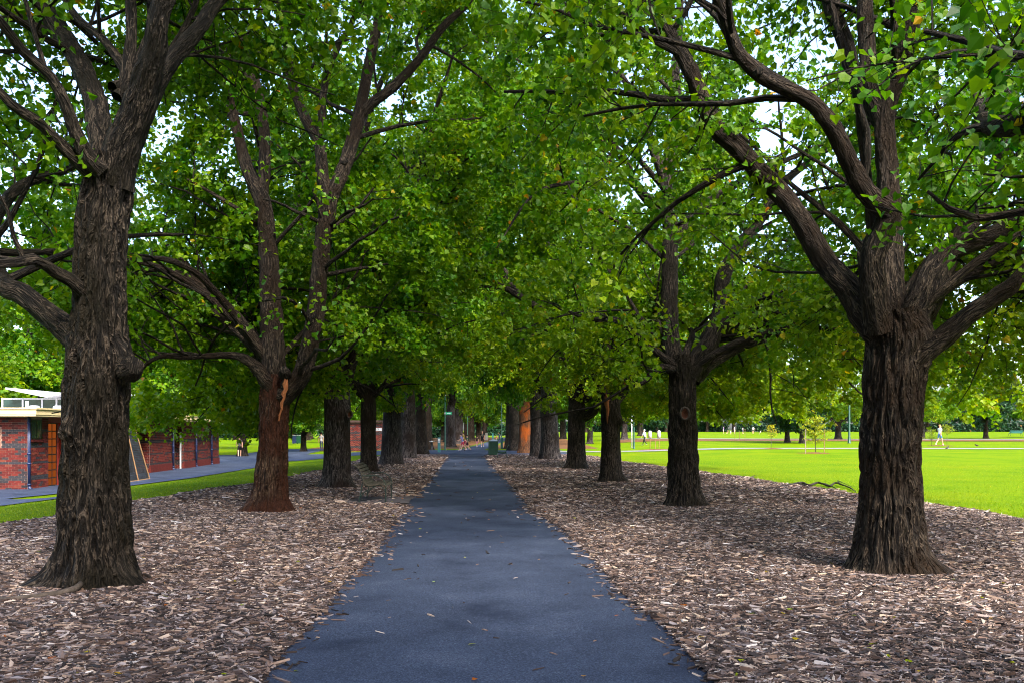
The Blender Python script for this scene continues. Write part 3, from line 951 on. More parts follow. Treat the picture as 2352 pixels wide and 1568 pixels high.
R1 = near_tree('nearest tree on the right, stout furrowed trunk forking low into heavy limbs', 9.75,
    [(2046, 1338, 0, 150), (2043, 1250, 0, 152), (2045, 1100, 0, 144), (2047, 950, 0, 140), (2052, 850, 0, 146), (2060, 780, 0, 158), (2050, 715, 0, 142)],
    [([(2030, 770, 0, 80), (1992, 732, 0.0, 72), (1945, 656, 0.05, 62), (1892, 598, 0.1, 56), (1851, 527, 0.15, 52), (1804, 457, 0.2, 48), (1752, 404, 0.2, 46), (1693, 340, 0.2, 44), (1640, 287, 0.2, 42), (1586, 164, 0.2, 40), (1551, 100, 0.2, 36), (1510, 35, 0.2, 30), (1469, 0, 0.2, 28)], 5),
     ([(2020, 760, -0.1, 78), (2008, 690, -0.2, 66), (2004, 598, -0.3, 58), (2033, 516, -0.4, 56), (2040, 486, -0.45, 54), (1992, 445, -0.55, 50), (1951, 375, -0.7, 44), (1916, 299, -0.8, 40), (1869, 240, -0.9, 37), (1810, 205, -1.0, 36), (1752, 176, -1.1, 35), (1693, 117, -1.2, 33), (1664, 35, -1.3, 30), (1652, 0, -1.35, 29)], 5),
     ([(2045, 740, 0.15, 80), (2045, 640, 0.3, 62), (2045, 557, 0.4, 58), (2039, 410, 0.5, 52), (2032, 270, 0.6, 46), (2062, 176, 0.6, 44), (2086, 88, 0.6, 42), (2103, 0, 0.6, 40)], 5),
     ([(2032, 300, 0.6, 42), (1998, 200, 0.7, 38), (1992, 117, 0.7, 38), (1986, 0, 0.8, 36)], 4),
     ([(2020, 280, 0.7, 36), (1960, 170, 1.0, 40), (1939, 88, 1.2, 38), (1905, 0, 1.4, 36)], 4),
     ([(2065, 790, 0, 96), (2095, 730, 0.0, 76), (2120, 680, 0.0, 64), (2148, 620, 0.05, 60), (2182, 575, 0.1, 54), (2262, 548, 0.2, 46), (2352, 500, 0.3, 40)], 5),
     ([(2090, 760, 0.4, 80), (2135, 690, 0.7, 60), (2165, 620, 0.9, 52), (2195, 560, 1.1, 46), (2240, 480, 1.4, 38), (2290, 380, 1.8, 34)], 4),
     ([(2075, 850, -0.05, 90), (2110, 812, -0.15, 62), (2174, 768, -0.3, 50), (2232, 720, -0.4, 44), (2291, 679, -0.5, 40), (2352, 626, -0.6, 37)], 5)],
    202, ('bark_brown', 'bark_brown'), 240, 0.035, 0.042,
    [(-2.9, 0.14, 0.4), (-0.3, 0.22, 0.35), (-1.9, 0.06, 0.5)],
    [(-1.1, 1.75, 0.05, 0.5, 0.3), (-0.6, 2.6, 0.06, 0.6, 0.25)],
    dict(heart=True, size=0.090, lB=(2.3, 1.4), nB=1.8, nC=2.9, nD=4.8, nl=17, tint=0.34, tlow=0.20, t0=0.16, rclear=0.6, zclear=2.9, zmin=2.3, zleaf=1.85, spread=0.09),
    extra=lambda rng: gen_skirt(rng, (0, 0), 2.7, 0.055, 0.6, 0.8, 8, 5.8, 2.0) + [q for q in gen_limbs(rng, (0, 0.3), 3.3, 0.13, 8, 4.0, 13.0) if q[0][-1, 1] > 1.2])

L2 = near_tree('second tree on the left, reddish trunk with a torn pale scar below its fork', 16.9,
    [(617, 1183, 0, 90), (622, 1100, 0, 80), (628, 1000, 0, 76), (631, 920, 0, 78), (634, 860, 0, 72)],
    [([(636, 900, 0, 64), (628, 830, 0.05, 62), (625, 760, 0.1, 58), (621, 690, 0.1, 52), (618, 600, 0.15, 47), (610, 510, 0.2, 44), (600, 455, 0.2, 40), (581, 420, 0.2, 34), (566, 380, 0.3, 30), (540, 281, 0.4, 24), (528, 228, 0.5, 20)], 4),
     ([(600, 470, 0.2, 30), (608, 380, 0.3, 28), (605, 281, 0.4, 26), (587, 193, 0.5, 24), (570, 129, 0.6, 20)], 4),
     ([(644, 910, -0.05, 62), (668, 890, -0.1, 52), (698, 845, -0.2, 46), (716, 770, -0.3, 44), (728, 700, -0.3, 42), (736, 600, -0.3, 42), (748, 510, -0.3, 42), (760, 440, -0.3, 42)], 0),
     ([(756, 455, -0.3, 36), (740, 400, -0.3, 30), (733, 330, -0.3, 27), (700, 270, -0.2, 25), (668, 180, -0.1, 23), (655, 60, 0, 21), (645, 0, 0.1, 19)], 4),
     ([(735, 335, -0.3, 22), (745, 200, -0.5, 18), (770, 120, -0.6, 16), (800, 70, -0.7, 14), (830, 0, -0.8, 12)], 3),
     ([(760, 450, -0.3, 38), (778, 415, -0.3, 35), (802, 350, -0.2, 33), (826, 265, -0.1, 31), (838, 200, 0, 27), (862, 80, 0.1, 24), (885, 0, 0.2, 22)], 5),
     ([(826, 270, -0.1, 26), (852, 240, -0.1, 24), (900, 203, -0.1, 23), (960, 140, -0.1, 20), (1020, 60, -0.1, 18), (1080, 0, -0.1, 14)], 4),
     ([(625, 890, -0.1, 46), (600, 855, -0.2, 34), (570, 828, -0.3, 24), (530, 815, -0.4, 18), (430, 820, -0.8, 13), (350, 826, -1.0, 10)], 2),
     ([(615, 860, 0.2, 34), (585, 800, 0.4, 28), (545, 755, 0.6, 22), (500, 690, 0.9, 17), (450, 640, 1.2, 12)], 3),
     ([(590, 520, 0.2, 14), (560, 490, 0.1, 11), (500, 452, 0, 9), (430, 412, -0.2, 6)], 0)],
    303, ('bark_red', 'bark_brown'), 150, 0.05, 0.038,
    [(-2.9, 0.18, 0.4), (-0.3, 0.12, 0.35)],
    [(-1.2, 2.35, 0.04, 0.5, 0.3)],
    dict(size=0.105, twigs=False, nB=1.75, nC=3.2, nD=5.0, nl=28, tint=0.36, tlow=0.05, t0=0.12, rclear=0.9, zclear=3.0, front=0.93, fz=9.5, fw=2.8, zmin=2.8, zleaf=2.5, ls=20, lstep=0.1),
    extra=lambda rng: [q for q in gen_limbs(rng, (0, 0.3), 3.2, 0.15, 8, 3.8, 16.5) if q[0][-1, 1] > 0.6] + gen_skirt(rng, (0, 0), 3.0, 0.10, PI, 1.0, 4, 5.0, 2.7))

R2 = near_tree('second tree on the right, dark trunk with a round hollow knot', 18.1,
    [(1570, 1168, 0, 82), (1569, 1080, 0, 76), (1569, 1000, 0, 72), (1568, 920, 0, 70), (1570, 850, 0, 76), (1570, 815, 0, 70)],
    [([(1558, 850, 0, 56), (1543, 800, 0.05, 46), (1537, 703, 0.1, 42), (1539, 586, 0.1, 38), (1539, 510, 0.15, 36), (1533, 422, 0.2, 33), (1540, 350, 0.3, 30), (1557, 275, 0.4, 26), (1551, 176, 0.5, 22), (1560, 60, 0.6, 18)], 4),
     ([(1580, 860, 0, 60), (1606, 825, -0.05, 48), (1634, 779, -0.1, 42), (1655, 710, -0.1, 38), (1660, 640, -0.1, 36), (1690, 580, -0.1, 32), (1750, 500, 0, 26), (1800, 420, 0.1, 20)], 4),
     ([(1539, 520, 0.1, 28), (1515, 485, 0.0, 22), (1486, 463, -0.1, 18), (1455, 420, -0.2, 15), (1440, 370, -0.3, 13), (1400, 320, -0.4, 10)], 3),
     ([(1545, 560, 0.1, 28), (1580, 510, 0.2, 24), (1620, 470, 0.3, 22), (1656, 445, 0.4, 20), (1727, 404, 0.6, 16)], 3),
     ([(1550, 840, -0.1, 24), (1521, 818, -0.2, 19), (1490, 795, -0.3, 17), (1463, 773, -0.4, 15), (1416, 735, -0.6, 12), (1346, 732, -0.9, 9)], 1),
     ([(1548, 850, -0.2, 20), (1521, 840, -0.3, 16), (1497, 862, -0.4, 13), (1475, 879, -0.5, 11), (1440, 886, -0.6, 8)], 0),
     ([(1535, 430, 0.2, 26), (1500, 340, 0.3, 22), (1470, 250, 0.4, 18), (1428, 176, 0.4, 15), (1387, 135, 0.4, 13), (1363, 94, 0.4, 12), (1352, 0, 0.4, 10)], 3),
     ([(1537, 450, -0.2, 16), (1475, 375, -0.6, 12), (1428, 334, -0.9, 10), (1380, 300, -1.1, 8)], 1),
     ([(1530, 480, -0.3, 16), (1450, 425, -0.9, 13), (1404, 411, -1.2, 11), (1322, 419, -1.7, 10), (1252, 433, -2.1, 9), (1205, 469, -2.4, 7)], 1),
     ([(1592, 870, 0.1, 40), (1640, 830, 0.4, 28), (1720, 790, 0.6, 20), (1800, 770, 0.8, 14), (1880, 780, 1.0, 9)], 1)],
    404, ('bark_dark', 'bark_dark'), 150, 0.05, 0.038,
    [(-0.2, 0.16, 0.35), (-2.8, 0.08, 0.4)],
    [(-1.5, 1.98, 0.05, 0.25, 0.10)],
    dict(size=0.105, twigs=False, nB=1.75, nC=3.2, nD=5.0, nl=28, tint=0.38, tlow=0.20, t0=0.12, rclear=0.9, zclear=3.1, front=0.82, fz=8.5, fw=2.2, zmin=2.0, zleaf=1.6, ls=20, lstep=0.1),
    extra=lambda rng: [q for q in gen_limbs(rng, (0, 0.3), 3.2, 0.15, 8, 4.2, 16.5) if q[0][-1, 1] > 0.6] + gen_skirt(rng, (0, 0), 2.8, 0.10, 0.3, 1.1, 6, 5.6, 1.8))

# trees beside the camera: their boughs reach into the top corners
def side_tree(label, X, Y, seed, cfg, aims):
    rng = np.random.RandomState(seed)
    tm = trunk_mesh('trunk', np.array([(0, 0, -.1), (0, 0, .6), (0, 0, 1.8), (0, 0, 3.2)]), np.array([.38, .34, .32, .34]), 60, 0.08, 0.015, rng)
    limbs = gen_limbs(rng, (0, 0), 3.1, 0.32, 5, 4.0, 12)
    limbs = [q for q in limbs if not (q[0][:, 1].max() > 1.5 and (q[0][-1, 0] * np.sign(X)) < 1.0)]
    base = np.array([X, Y, 0])
    for pts, rad in aims:
        limbs.append((np.array(pts) - base, np.array(rad)))
    cfg = dict(cfg)
    cfg['cull'] = clear_path_cull(base[:2], 0.6, 3)
    crown = build_crown([resample(p, r, 0.3) for p, r in limbs], np.array([0, 0, 0.0]), rng, cfg)
    return assemble(label, base, tm, limbs, crown, ('bark_brown', 'bark_brown'), rng, limb_sides=24, limb_step=0.1)
side_tree('tree beside the viewer on the right, its bough crossing the upper right corner', 4.9, 1.4, 505,
          dict(heart=True, size=0.085, lB=(1.5, 0.9), nB=1.9, nC=3.0, nD=4.5, nl=14, tint=0.27, t0=0.2, zmin=3.3, zleaf=3.2, spread=0.09),
          [([(4.8, 1.5, 2.9), (4.5, 3.2, 3.4), (4.0, 5.2, 3.78), P(2297, 290, 6.6), P(2240, 215, 8.2)], [.17, .14, .12, .085, .03]),
           ([(4.9, 1.6, 3.0), (5.2, 4.0, 3.3), P(2352, 486, 7.2), P(2203, 488, 7.3), P(2130, 440, 7.4)], [.12, .08, .035, .03, .015])])
side_tree('tree beside the viewer on the left, its boughs over the walk', -4.2, 0.6, 606,
          dict(heart=True, size=0.085, lB=(1.5, 0.9), nB=1.3, nC=2.4, nD=3.6, nl=10, tint=0.3, t0=0.2, zmin=3.6, zleaf=3.5, spread=0.09), [])

# ---- the rest of the avenue: two more traced trees a side, then shared far trees
def mid_tree(label, px, py, w, seed, mats, limb_rows, cfg, lobes=(), bumps=(), ztop=3.0, lean=0.0, n=6, reach=4.2, height=17.5):
    rng = np.random.RandomState(seed)
    g = G(px, py)
    rb = w / 2 / F_PX * g[1]
    base = np.array([g[0], g[1] + rb, 0.0])
    pts = np.array([(0, 0, -.12), (0, 0, .5), (lean * .4, 0, 1.4), (lean * .8, 0, 2.3), (lean, 0, ztop)])
    tm = trunk_mesh('trunk', pts, np.array([1.12, 1.02, 0.97, 0.98, 0.9]) * rb, 90, 0.07, 0.016, rng, lobes, bumps, f=15.0)
    limbs = gen_limbs(rng, (lean, 0), ztop, rb * 0.85, n, reach, height)
    for rows, ext in limb_rows:
        p, r = traced(base[1], rows)
        if ext:
            p, r = extend(p, r, rng, ext)
        limbs.append((p - base, r))
    limbs += gen_skirt(rng, (0, 0), 2.6, 0.09, PI if base[0] < -2 else 0.2, 1.1, 5, cfg.get('zreach', 5.4), cfg.get('zskirt', 2.0))
    cfg = dict(cfg)
    cfg['cull'] = clear_path_cull(base[:2], 0.5, cfg.get('zc', 2.5))
    crown = build_crown([resample(p, r, 0.4) for p, r in limbs], np.array([0, 0, 0.0]), rng, cfg)
    return assemble(label, base, tm, limbs, crown, mats, rng, limb_sides=10, limb_step=0.25, amp=0.0)

MIDCFG = dict(size=0.12, twigs=False, nB=1.6, nC=3.2, nD=4.8, nl=23, tint=0.36, t0=0.12, zmin=2.1, zleaf=1.8, spread=0.10)
L3 = mid_tree('third tree on the left, grey-brown trunk with a sawn knot, behind the bench', 768, 1124, 62, 31, ('bark_grey', 'bark_brown'),
         [([(785, 910, 0, 30), (830, 760, 0, 22), (870, 650, 0, 17), (898, 586, 0, 14), (939, 527, 0, 12), (985, 498, 0, 10), (1015, 440, 0, 8)], 2)],
         dict(MIDCFG, tint=0.42, tlow=0.12, zskirt=1.5, zreach=3.7, zmin=1.6, zleaf=1.25), [(-2.9, 0.22, 0.4), (-0.3, 0.15, 0.35)], [(-0.5, 2.15, 0.12, 0.3, 0.14)])
R3 = mid_tree('third tree on the right, dark trunk with an orange wound near its head', 1406, 1110, 46, 32, ('bark_dark', 'bark_dark'),
         [([(1400, 900, 0, 34), (1396, 800, 0, 26), (1392, 700, 0, 22), (1380, 560, 0, 16), (1372, 430, 0, 12)], 2)],
         dict(MIDCFG, tint=0.42, tlow=0.2), [(-0.2, 0.22, 0.35)], [(-0.6, 1.95, 0.12, 0.4, 0.16)], ztop=2.6)
mid_tree('slim fourth tree on the left, its dark trunk just past the bench', 843, 1086, 36, 33, ('bark_brown', 'bark_brown'),
         [([(850, 900, 0, 24), (880, 800, 0, 19), (910, 732, 0, 17), (945, 656, 0, 15), (986, 609, 0, 14), (1021, 557, 0, 11), (1027, 457, 0, 8)], 2)],
         dict(MIDCFG, size=0.135, nl=23, tint=0.40, tlow=0.12), [(-0.4, 0.15, 0.4)], n=5)
mid_tree('fourth tree on the right, trunk with a low side limb', 1326, 1079, 42, 34, ('bark_dark', 'bark_dark'),
         [([(1335, 960, 0, 24), (1358, 948, 0, 22), (1372, 930, 0.3, 18), (1390, 890, 0.8, 12)], 1)],
         dict(MIDCFG, size=0.135, nl=23, tint=0.40, tlow=0.15), [(-2.8, 0.22, 0.35)], n=5)

# shared meshes for the far avenue
def proto_tree(seed, rb, cfg, mats, ztop=3.2, n=6, reach=4.4, height=15.0, sides=36, leafmat='leaf', lobes=()):
    rng = np.random.RandomState(seed)
    pts = np.array([(0, 0, -.3), (0, 0, .4), (.03, 0, 1.4), (.06, 0, 2.3), (.08, 0, ztop)])
    tm = trunk_mesh('trunk', pts, np.array([1.15, 1.03, 0.97, 0.97, 0.9]) * rb, sides, 0.14, 0.016, rng, lobes, f=12.0, flare=0.4, flz=0.25)
    limbs = gen_limbs(rng, (.08, 0), ztop, rb * 0.85, n, reach, height)
    A, RA = uniform(limbs, 12)
    v, f_, c = tubes_np(A, RA, 8)
    lm = mk_mesh('limbs', v, [f_], True, {'barkco': c})
    (bv, bf, bc), (lv, lf, lt) = build_crown([resample(p, r, 0.4) for p, r in limbs], np.array([0, 0, 0.0]), rng, cfg)
    bm = mk_mesh('branches', bv, [bf], True, {'barkco': bc})
    cm = mk_mesh('crown', lv, [lf], False, {'tint': lt})
    for me, k in ((lm, mats[1]), (bm, 'branch'), (cm, leafmat)):
        me.materials.append(M[k])
    return dict(trunk=tm, limbs=lm, branches=bm, crown=cm)

def place(proto, name, label, x, y, rz, s=1.0, trunk_mat='bark_grey', group=None, z=None, sw=1.0):
    t = thing(name, label, 'tree', (x, y, float(zg(x, y)) if z is None else z), rz, group)
    t.scale = (s * sw, s * sw, s)
    for k, me in proto.items():
        o = bpy.data.objects.new(k, me)
        COL.objects.link(o)
        o.parent = t
        if k == 'trunk':
            if not me.materials:
                me.materials.append(M[trunk_mat])
            o.material_slots[0].link = 'OBJECT'
            o.material_slots[0].material = M[trunk_mat]
        if k in ('crown', 'branches'):
            o['kind'] = 'stuff'
    return t

FAR = dict(size=0.19, nB=1.7, nC=3.2, nD=4.0, nl=18, tint=0.36, t0=0.12, zmin=2.4, zleaf=1.9, spread=0.14, twigs=False, sB=4, sC=3)
PA = proto_tree(51, 0.5, dict(FAR, tint=0.32), ('bark_grey', 'bark_brown'))
PB = proto_tree(52, 0.42, dict(FAR, tint=0.40, tlow=0.2), ('bark_grey', 'bark_brown'), n=5)
PC = proto_tree(53, 0.5, dict(FAR, tint=0.24), ('bark_brown', 'bark_dark'), n=6, reach=4.0)
def avenue(px, py, w, proto, rz, label, mat, rb=0.5, s=1.0):
    g = G(px, py)
    r = w / 2 / F_PX * g[1]
    return place(proto, 'avenue_tree', label, g[0], g[1] + r, rz, 1.28, mat, 'avenue trees', sw=max(r / rb, 0.9) / 1.28)
avenue(896, 1069, 46, PA, 0.4, 'fifth tree on the left, broad grey trunk flaring at the foot', 'bark_grey')
avenue(936, 1054, 34, PB, 1.9, 'sixth tree on the left, grey trunk with yellowing leaves', 'bark_grey', 0.42)
avenue(965, 1043, 25, PC, 3.0, 'seventh tree on the left, by the drinking fountain', 'bark_brown')
avenue(980, 1032, 16, PA, 4.0, 'narrow trunk behind the drinking fountain', 'bark_brown')
avenue(1034, 1026, 20, PB, 5.0, 'grey trunk just right of the left lamp post', 'bark_grey', 0.42)
avenue(1054, 1019, 18, PC, 0.9, 'far trunk behind the running pair, second past the left lamp post', 'bark_grey')
avenue(1264, 1056, 42, PB, 2.6, 'fifth tree on the right, broad dark trunk flaring at the foot', 'bark_grey', 0.42)
avenue(1236, 1050, 26, PA, 3.6, 'sixth tree on the right, pale grey trunk beside the orange one', 'bark_grey')
avenue(1206, 1040, 26, PC, 1.4, 'tree with a stripped bright orange trunk on the right', 'bark_orange')
avenue(1182, 1034, 15, PA, 2.2, 'dark slender trunk left of the orange trunk', 'bark_dark')
avenue(1170, 1030, 12, PB, 0.2, 'dark trunk behind the green park bench by the walk', 'bark_dark', 0.42)
_rng = np.random.RandomState(77)
for k, Yv in enumerate((112, 124, 137, 151, 166)):
    c = float(np.interp(Yv, [55, 72, 84, 130, 260], [-3.0, -3.4, -3.1, -2.2, 1.0]))
    place((PA, PB, PC)[k % 3], 'avenue_tree', 'dim trunk far down the left side of the walk', c - 4.2 - 0.4 * _rng.rand(), Yv + _rng.rand() * 2, _rng.rand() * 6, 1.25, 'bark_brown', 'far trees on the left of the walk', sw=0.8)
    place((PB, PC, PA)[k % 3], 'avenue_tree', 'dim trunk far down the right side of the walk', c + 4.4 + 0.4 * _rng.rand(), Yv + 3 + _rng.rand() * 2, _rng.rand() * 6, 1.25, 'bark_brown', 'far trees on the right of the walk', sw=0.8)

# ---- trees beyond the avenue
def back(px, py, s, proto, label, group, mat='bark_brown', sw=1.0, name='park_tree'):
    g = G(px, py)
    return place(proto, name, label, g[0], g[1], (px * 7.3) % 6.28, s, mat, group, sw=sw)
FARB = dict(FAR, size=0.26, nB=1.1, nC=2.4, nD=3.0, nl=13)
PD = proto_tree(61, 0.42, dict(FARB, tint=0.30, zmin=1.8, zleaf=1.2), ('bark_brown', 'bark_dark'), n=7, reach=4.5, height=13, ztop=2.4)
PE = proto_tree(62, 0.42, dict(FARB, tint=0.42, zmin=1.6, zleaf=1.0, tlow=0.1), ('bark_brown', 'bark_dark'), n=6, reach=4.8, height=12, ztop=2.2)
PM = proto_tree(63, 0.30, dict(FARB, size=0.30, tint=0.5, tvar=0.2, zmin=1.4, zleaf=1.1, nB=1.6, nC=2.6), ('bark_dark', 'bark_dark'), n=7, reach=3.2, height=8, ztop=1.8, leafmat='leaf_dark')

g_l = 'trees behind the brick building'
for k, (px, py, s_, pr_) in enumerate(((60, 1046, 1.25, PD), (-120, 1060, 1.25, PE), (250, 1040, 1.25, PE), (380, 1036, 1.0, PD), (470, 1033, 1.15, PE), (150, 1030, 1.35, PD), (330, 1022, 1.3, PE))):
    back(px, py, s_, pr_, 'leafy tree in the mass behind the brick building roof', g_l)
back(557, 1047, 0.85, PE, 'tree at the far end of the brick building, a walker beside its trunk', None, 'bark_dark')
back(697, 1036, 0.62, PD, 'small low-branched tree on the left lawn beside the distant bins', None, 'bark_dark')
back(620, 1020, 0.9, PE, 'far left lawn tree seen between the second trunk and the small tree', None)
back(775, 1016, 1.0, PD, 'far left lawn tree behind the person in grey', None)
back(860, 1014, 1.0, PE, 'far left tree behind the small red brick hut', None)
back(1434, 1008, 0.95, PE, 'lawn tree just right of the broken trunk, behind two poles', None, 'bark_grey')
back(1355, 1018, 0.8, PD, 'lawn tree seen beside the fourth trunk on the right', None, 'bark_grey')
back(1471, 1000, 1.0, PD, 'lawn tree behind the person in light blue', None, 'bark_dark')
back(1808, 1015, 0.85, PM, 'dark glossy evergreen tree, left one of the pair behind the staked sapling', None, 'bark_grey')
back(1842, 1017, 0.8, PM, 'dark glossy evergreen tree, right one of the pair behind the staked sapling', None, 'bark_grey')
back(2264, 1006, 1.0, PM, 'large dark evergreen tree with forked trunk on the far right lawn', None, 'bark_brown')
back(2420, 1004, 1.0, PM, 'dark evergreen tree at the right edge behind the far bench', None, 'bark_brown')
back(1925, 1008, 0.9, PE, 'lawn tree just left of the tall green lamp post', None, 'bark_dark')
back(2118, 1006, 0.8, PE, 'grey-trunked lawn tree beside the right-hand walker', None, 'bark_grey')
rng_b = np.random.RandomState(5)
for k, px in enumerate(np.arange(1120, 2700, 62)):
    Yb = 205 + 45 * rng_b.rand()
    X = (px + 25 * rng_b.normal() - CX) / F_PX * Yb
    place((PD, PE, PM, PD)[k % 4], 'park_tree', 'tree in the dark belt closing the far right lawn', X, Yb, rng_b.rand() * 6, 0.9 + 0.35 * rng_b.rand(), 'bark_brown', 'belt of trees beyond the right lawn')
for k, px in enumerate(np.arange(-300, 1090, 75)):
    Yb = 130 + 45 * rng_b.rand()
    X = (px + 25 * rng_b.normal() - CX) / F_PX * Yb
    place((PE, PD, PE)[k % 3], 'park_tree', 'tree in the belt closing the far left lawn', X, Yb, rng_b.rand() * 6, 0.9 + 0.35 * rng_b.rand(), 'bark_brown', 'belt of trees beyond the left lawn')

for k, (X, Yv, s_) in enumerate(((-9, 118, 1.0), (5, 122, 1.0), (-12, 150, 1.15), (9, 150, 1.1), (-6, 188, 1.3), (2, 192, 1.3), (8, 186, 1.2), (-14, 182, 1.2))):
    place(PC if k % 2 else PD, 'avenue_tree', 'dark leafy tree closing the far end of the walk', X, Yv, k * 1.3, s_, 'bark_dark', 'trees at the end of the walk')

# the avenue goes on behind the viewer and shades the near ground
for k, (X, Yv) in enumerate(((-3.6, -7.5), (5.0, -7.0), (-3.2, -15.5), (5.4, -15.0))):
    place((PA, PB, PC, PA)[k], 'avenue_tree', ('avenue tree behind the viewer on the left', 'avenue tree behind the viewer on the right', 'farther avenue tree behind the viewer on the left', 'farther avenue tree behind the viewer on the right')[k], X, Yv, 1.1 * k, 1.1, 'bark_brown', 'avenue trees')

# ------------------------------------------------------------------ brick building on the left
M['mortar'] = simple_mat('mortar', (0.30, 0.20, 0.16), 0.9, 0.1, var=0.25, scale=30)
M['cream'] = simple_mat('cream_paint', (0.62, 0.50, 0.28), 0.6, 0.3, var=0.1, scale=3)
M['white'] = simple_mat('white_paint', (0.5, 0.5, 0.53), 0.5, 0.4, var=0.08, scale=4)
M['blue_pipe'] = simple_mat('dark_blue_paint', (0.012, 0.022, 0.075), 0.4, 0.5, var=0.3, scale=6)
M['black'] = simple_mat('black_paint', (0.008, 0.009, 0.009), 0.45, 0.4, var=0.3)
M['red_paint'] = simple_mat('dark_red_paint', (0.20, 0.02, 0.012), 0.5, 0.4, var=0.2)
M['brown_paint'] = simple_mat('brown_paint', (0.055, 0.03, 0.022), 0.55, 0.3)
M['green_paint'] = simple_mat('bottle_green_paint', (0.006, 0.050, 0.030), 0.4, 0.5, var=0.25, scale=5)
M['teal_paint'] = simple_mat('teal_paint', (0.03, 0.14, 0.15), 0.45, 0.4, var=0.15, scale=5)
M['sign_green'] = simple_mat('sign_green', (0.01, 0.28, 0.13), 0.45, 0.4, var=0.08)
M['steel'] = simple_mat('steel', (0.55, 0.56, 0.58), 0.35, 0.5, 0.8, var=0.15, scale=12)
M['slat'] = simple_mat('weathered_slat', (0.055, 0.048, 0.037), 0.7, 0.25, var=0.35, scale=14, bump=0.3)
M['iron'] = simple_mat('green_black_iron', (0.006, 0.022, 0.016), 0.45, 0.5, var=0.25)
M['wood_pale'] = simple_mat('cut_wood', (0.24, 0.19, 0.15), 0.8, 0.2, var=0.3, scale=40, bump=0.4)
M['wood_red'] = simple_mat('red_cut_wood', (0.045, 0.014, 0.007), 0.8, 0.2, var=0.5, scale=30, bump=0.5)
M['stake'] = simple_mat('timber_stake', (0.20, 0.12, 0.06), 0.8, 0.2, var=0.3, scale=20)
M['glass'] = simple_mat('dark_glass', (0.02, 0.045, 0.04), 0.08, 0.6, var=0.3, scale=3)
M['gate'] = simple_mat('grey_mesh_panel', (0.018, 0.021, 0.026), 0.6, 0.3, var=0.6, scale=5)
M['twig'] = simple_mat('dead_twig', (0.018, 0.013, 0.010), 0.8, 0.2, var=0.4, scale=20, bump=0.4)
M['wood_old'] = simple_mat('old_bare_wood', (0.07, 0.055, 0.045), 0.8, 0.2, var=0.5, scale=18, bump=0.5)
M['wood_torn'] = simple_mat('torn_wood', (0.20, 0.075, 0.03), 0.8, 0.2, var=0.4, scale=30, bump=0.5)

def brick_mat(name, src):
    m, nt, out = new_mat(name)
    b = principled(nt, out, 0.8, 0.25)
    if src == 'object':
        s_ = nd(nt, 'ShaderNodeObjectInfo').outputs['Random']
    else:
        s_ = nd(nt, 'ShaderNodeAttribute', attribute_name='tint').outputs['Fac']
    r = ramp(nt, [(0.0, (0.012, 0.014, 0.02)), (0.10, (0.035, 0.03, 0.035)), (0.17, (0.05, 0.010, 0.009)), (0.4, (0.10, 0.013, 0.011)), (0.75, (0.135, 0.018, 0.014)), (1.0, (0.16, 0.042, 0.024))])
    L(nt, s_, r.inputs[0])
    tc = nd(nt, 'ShaderNodeTexCoord')
    nz = nd(nt, 'ShaderNodeTexNoise', Scale=38.0, Detail=4.0); L(nt, tc.outputs['Object'], nz.inputs['Vector'])
    rr = ramp(nt, [(0.3, (0.65, 0.65, 0.65)), (0.7, (1.2, 1.2, 1.2))]); L(nt, nz.outputs[0], rr.inputs[0])
    mu = nd(nt, 'ShaderNodeMixRGB', blend_type='MULTIPLY'); mu.inputs[0].default_value = 1.0
    L(nt, r.outputs[0], mu.inputs[1]); L(nt, rr.outputs[0], mu.inputs[2])
    L(nt, mu.outputs[0], b.inputs['Base Color'])
    bp = nd(nt, 'ShaderNodeBump', Strength=0.4, Distance=0.006); L(nt, nz.outputs[0], bp.inputs['Height']); L(nt, bp.outputs[0], b.inputs['Normal'])
    return m
M['brick'] = brick_mat('brick', 'object')
M['brick_run'] = brick_mat('brick_run', 'attr')
M['brick_plain'] = simple_mat('red_brick', (0.09, 0.014, 0.012), 0.8, 0.2, var=0.35, scale=12, bump=0.4)
M['brick_dark'] = simple_mat('burnt_brick', (0.022, 0.022, 0.028), 0.6, 0.4, var=0.5, scale=25)

CB = 0.086                                     # one course of brick with its joint
rng_w = np.random.RandomState(11)
_brick_mesh = {}
def brick_mesh(ln, dark):
    k = (round(ln, 2), dark)
    if k not in _brick_mesh:
        me = MB().box(-ln / 2, ln / 2, -0.03, 0.012, -0.038, 0.038).mesh('brick')
        me.materials.append(M['brick_dark' if dark else 'brick'])
        _brick_mesh[k] = me
    return _brick_mesh[k]

def course_cells(length, z0, z1, holes, u0=0.0):
    """brick centres of a stretcher bond, cut at openings"""
    n = int((z1 - z0) / CB)
    for c in range(n):
        z = z0 + (c + 0.5) * CB
        u = u0 - (0.115 if c % 2 else 0.0)
        while u < u0 + length:
            a, b = max(u, u0), min(u + 0.23, u0 + length)
            segs = [(a, b)]
            for (h0, h1, hz0, hz1) in holes:
                if hz0 - 0.03 < z < hz1 + 0.03:
                    ns = []
                    for (p_, q_) in segs:
                        if q_ <= h0 or p_ >= h1: ns.append((p_, q_))
                        else:
                            if p_ < h0: ns.append((p_, h0))
                            if q_ > h1: ns.append((h1, q_))
                    segs = ns
            for (p_, q_) in segs:
                if q_ - p_ > 0.04:
                    yield c, (p_ + q_) / 2, z, q_ - p_ - 0.011
            u += 0.23

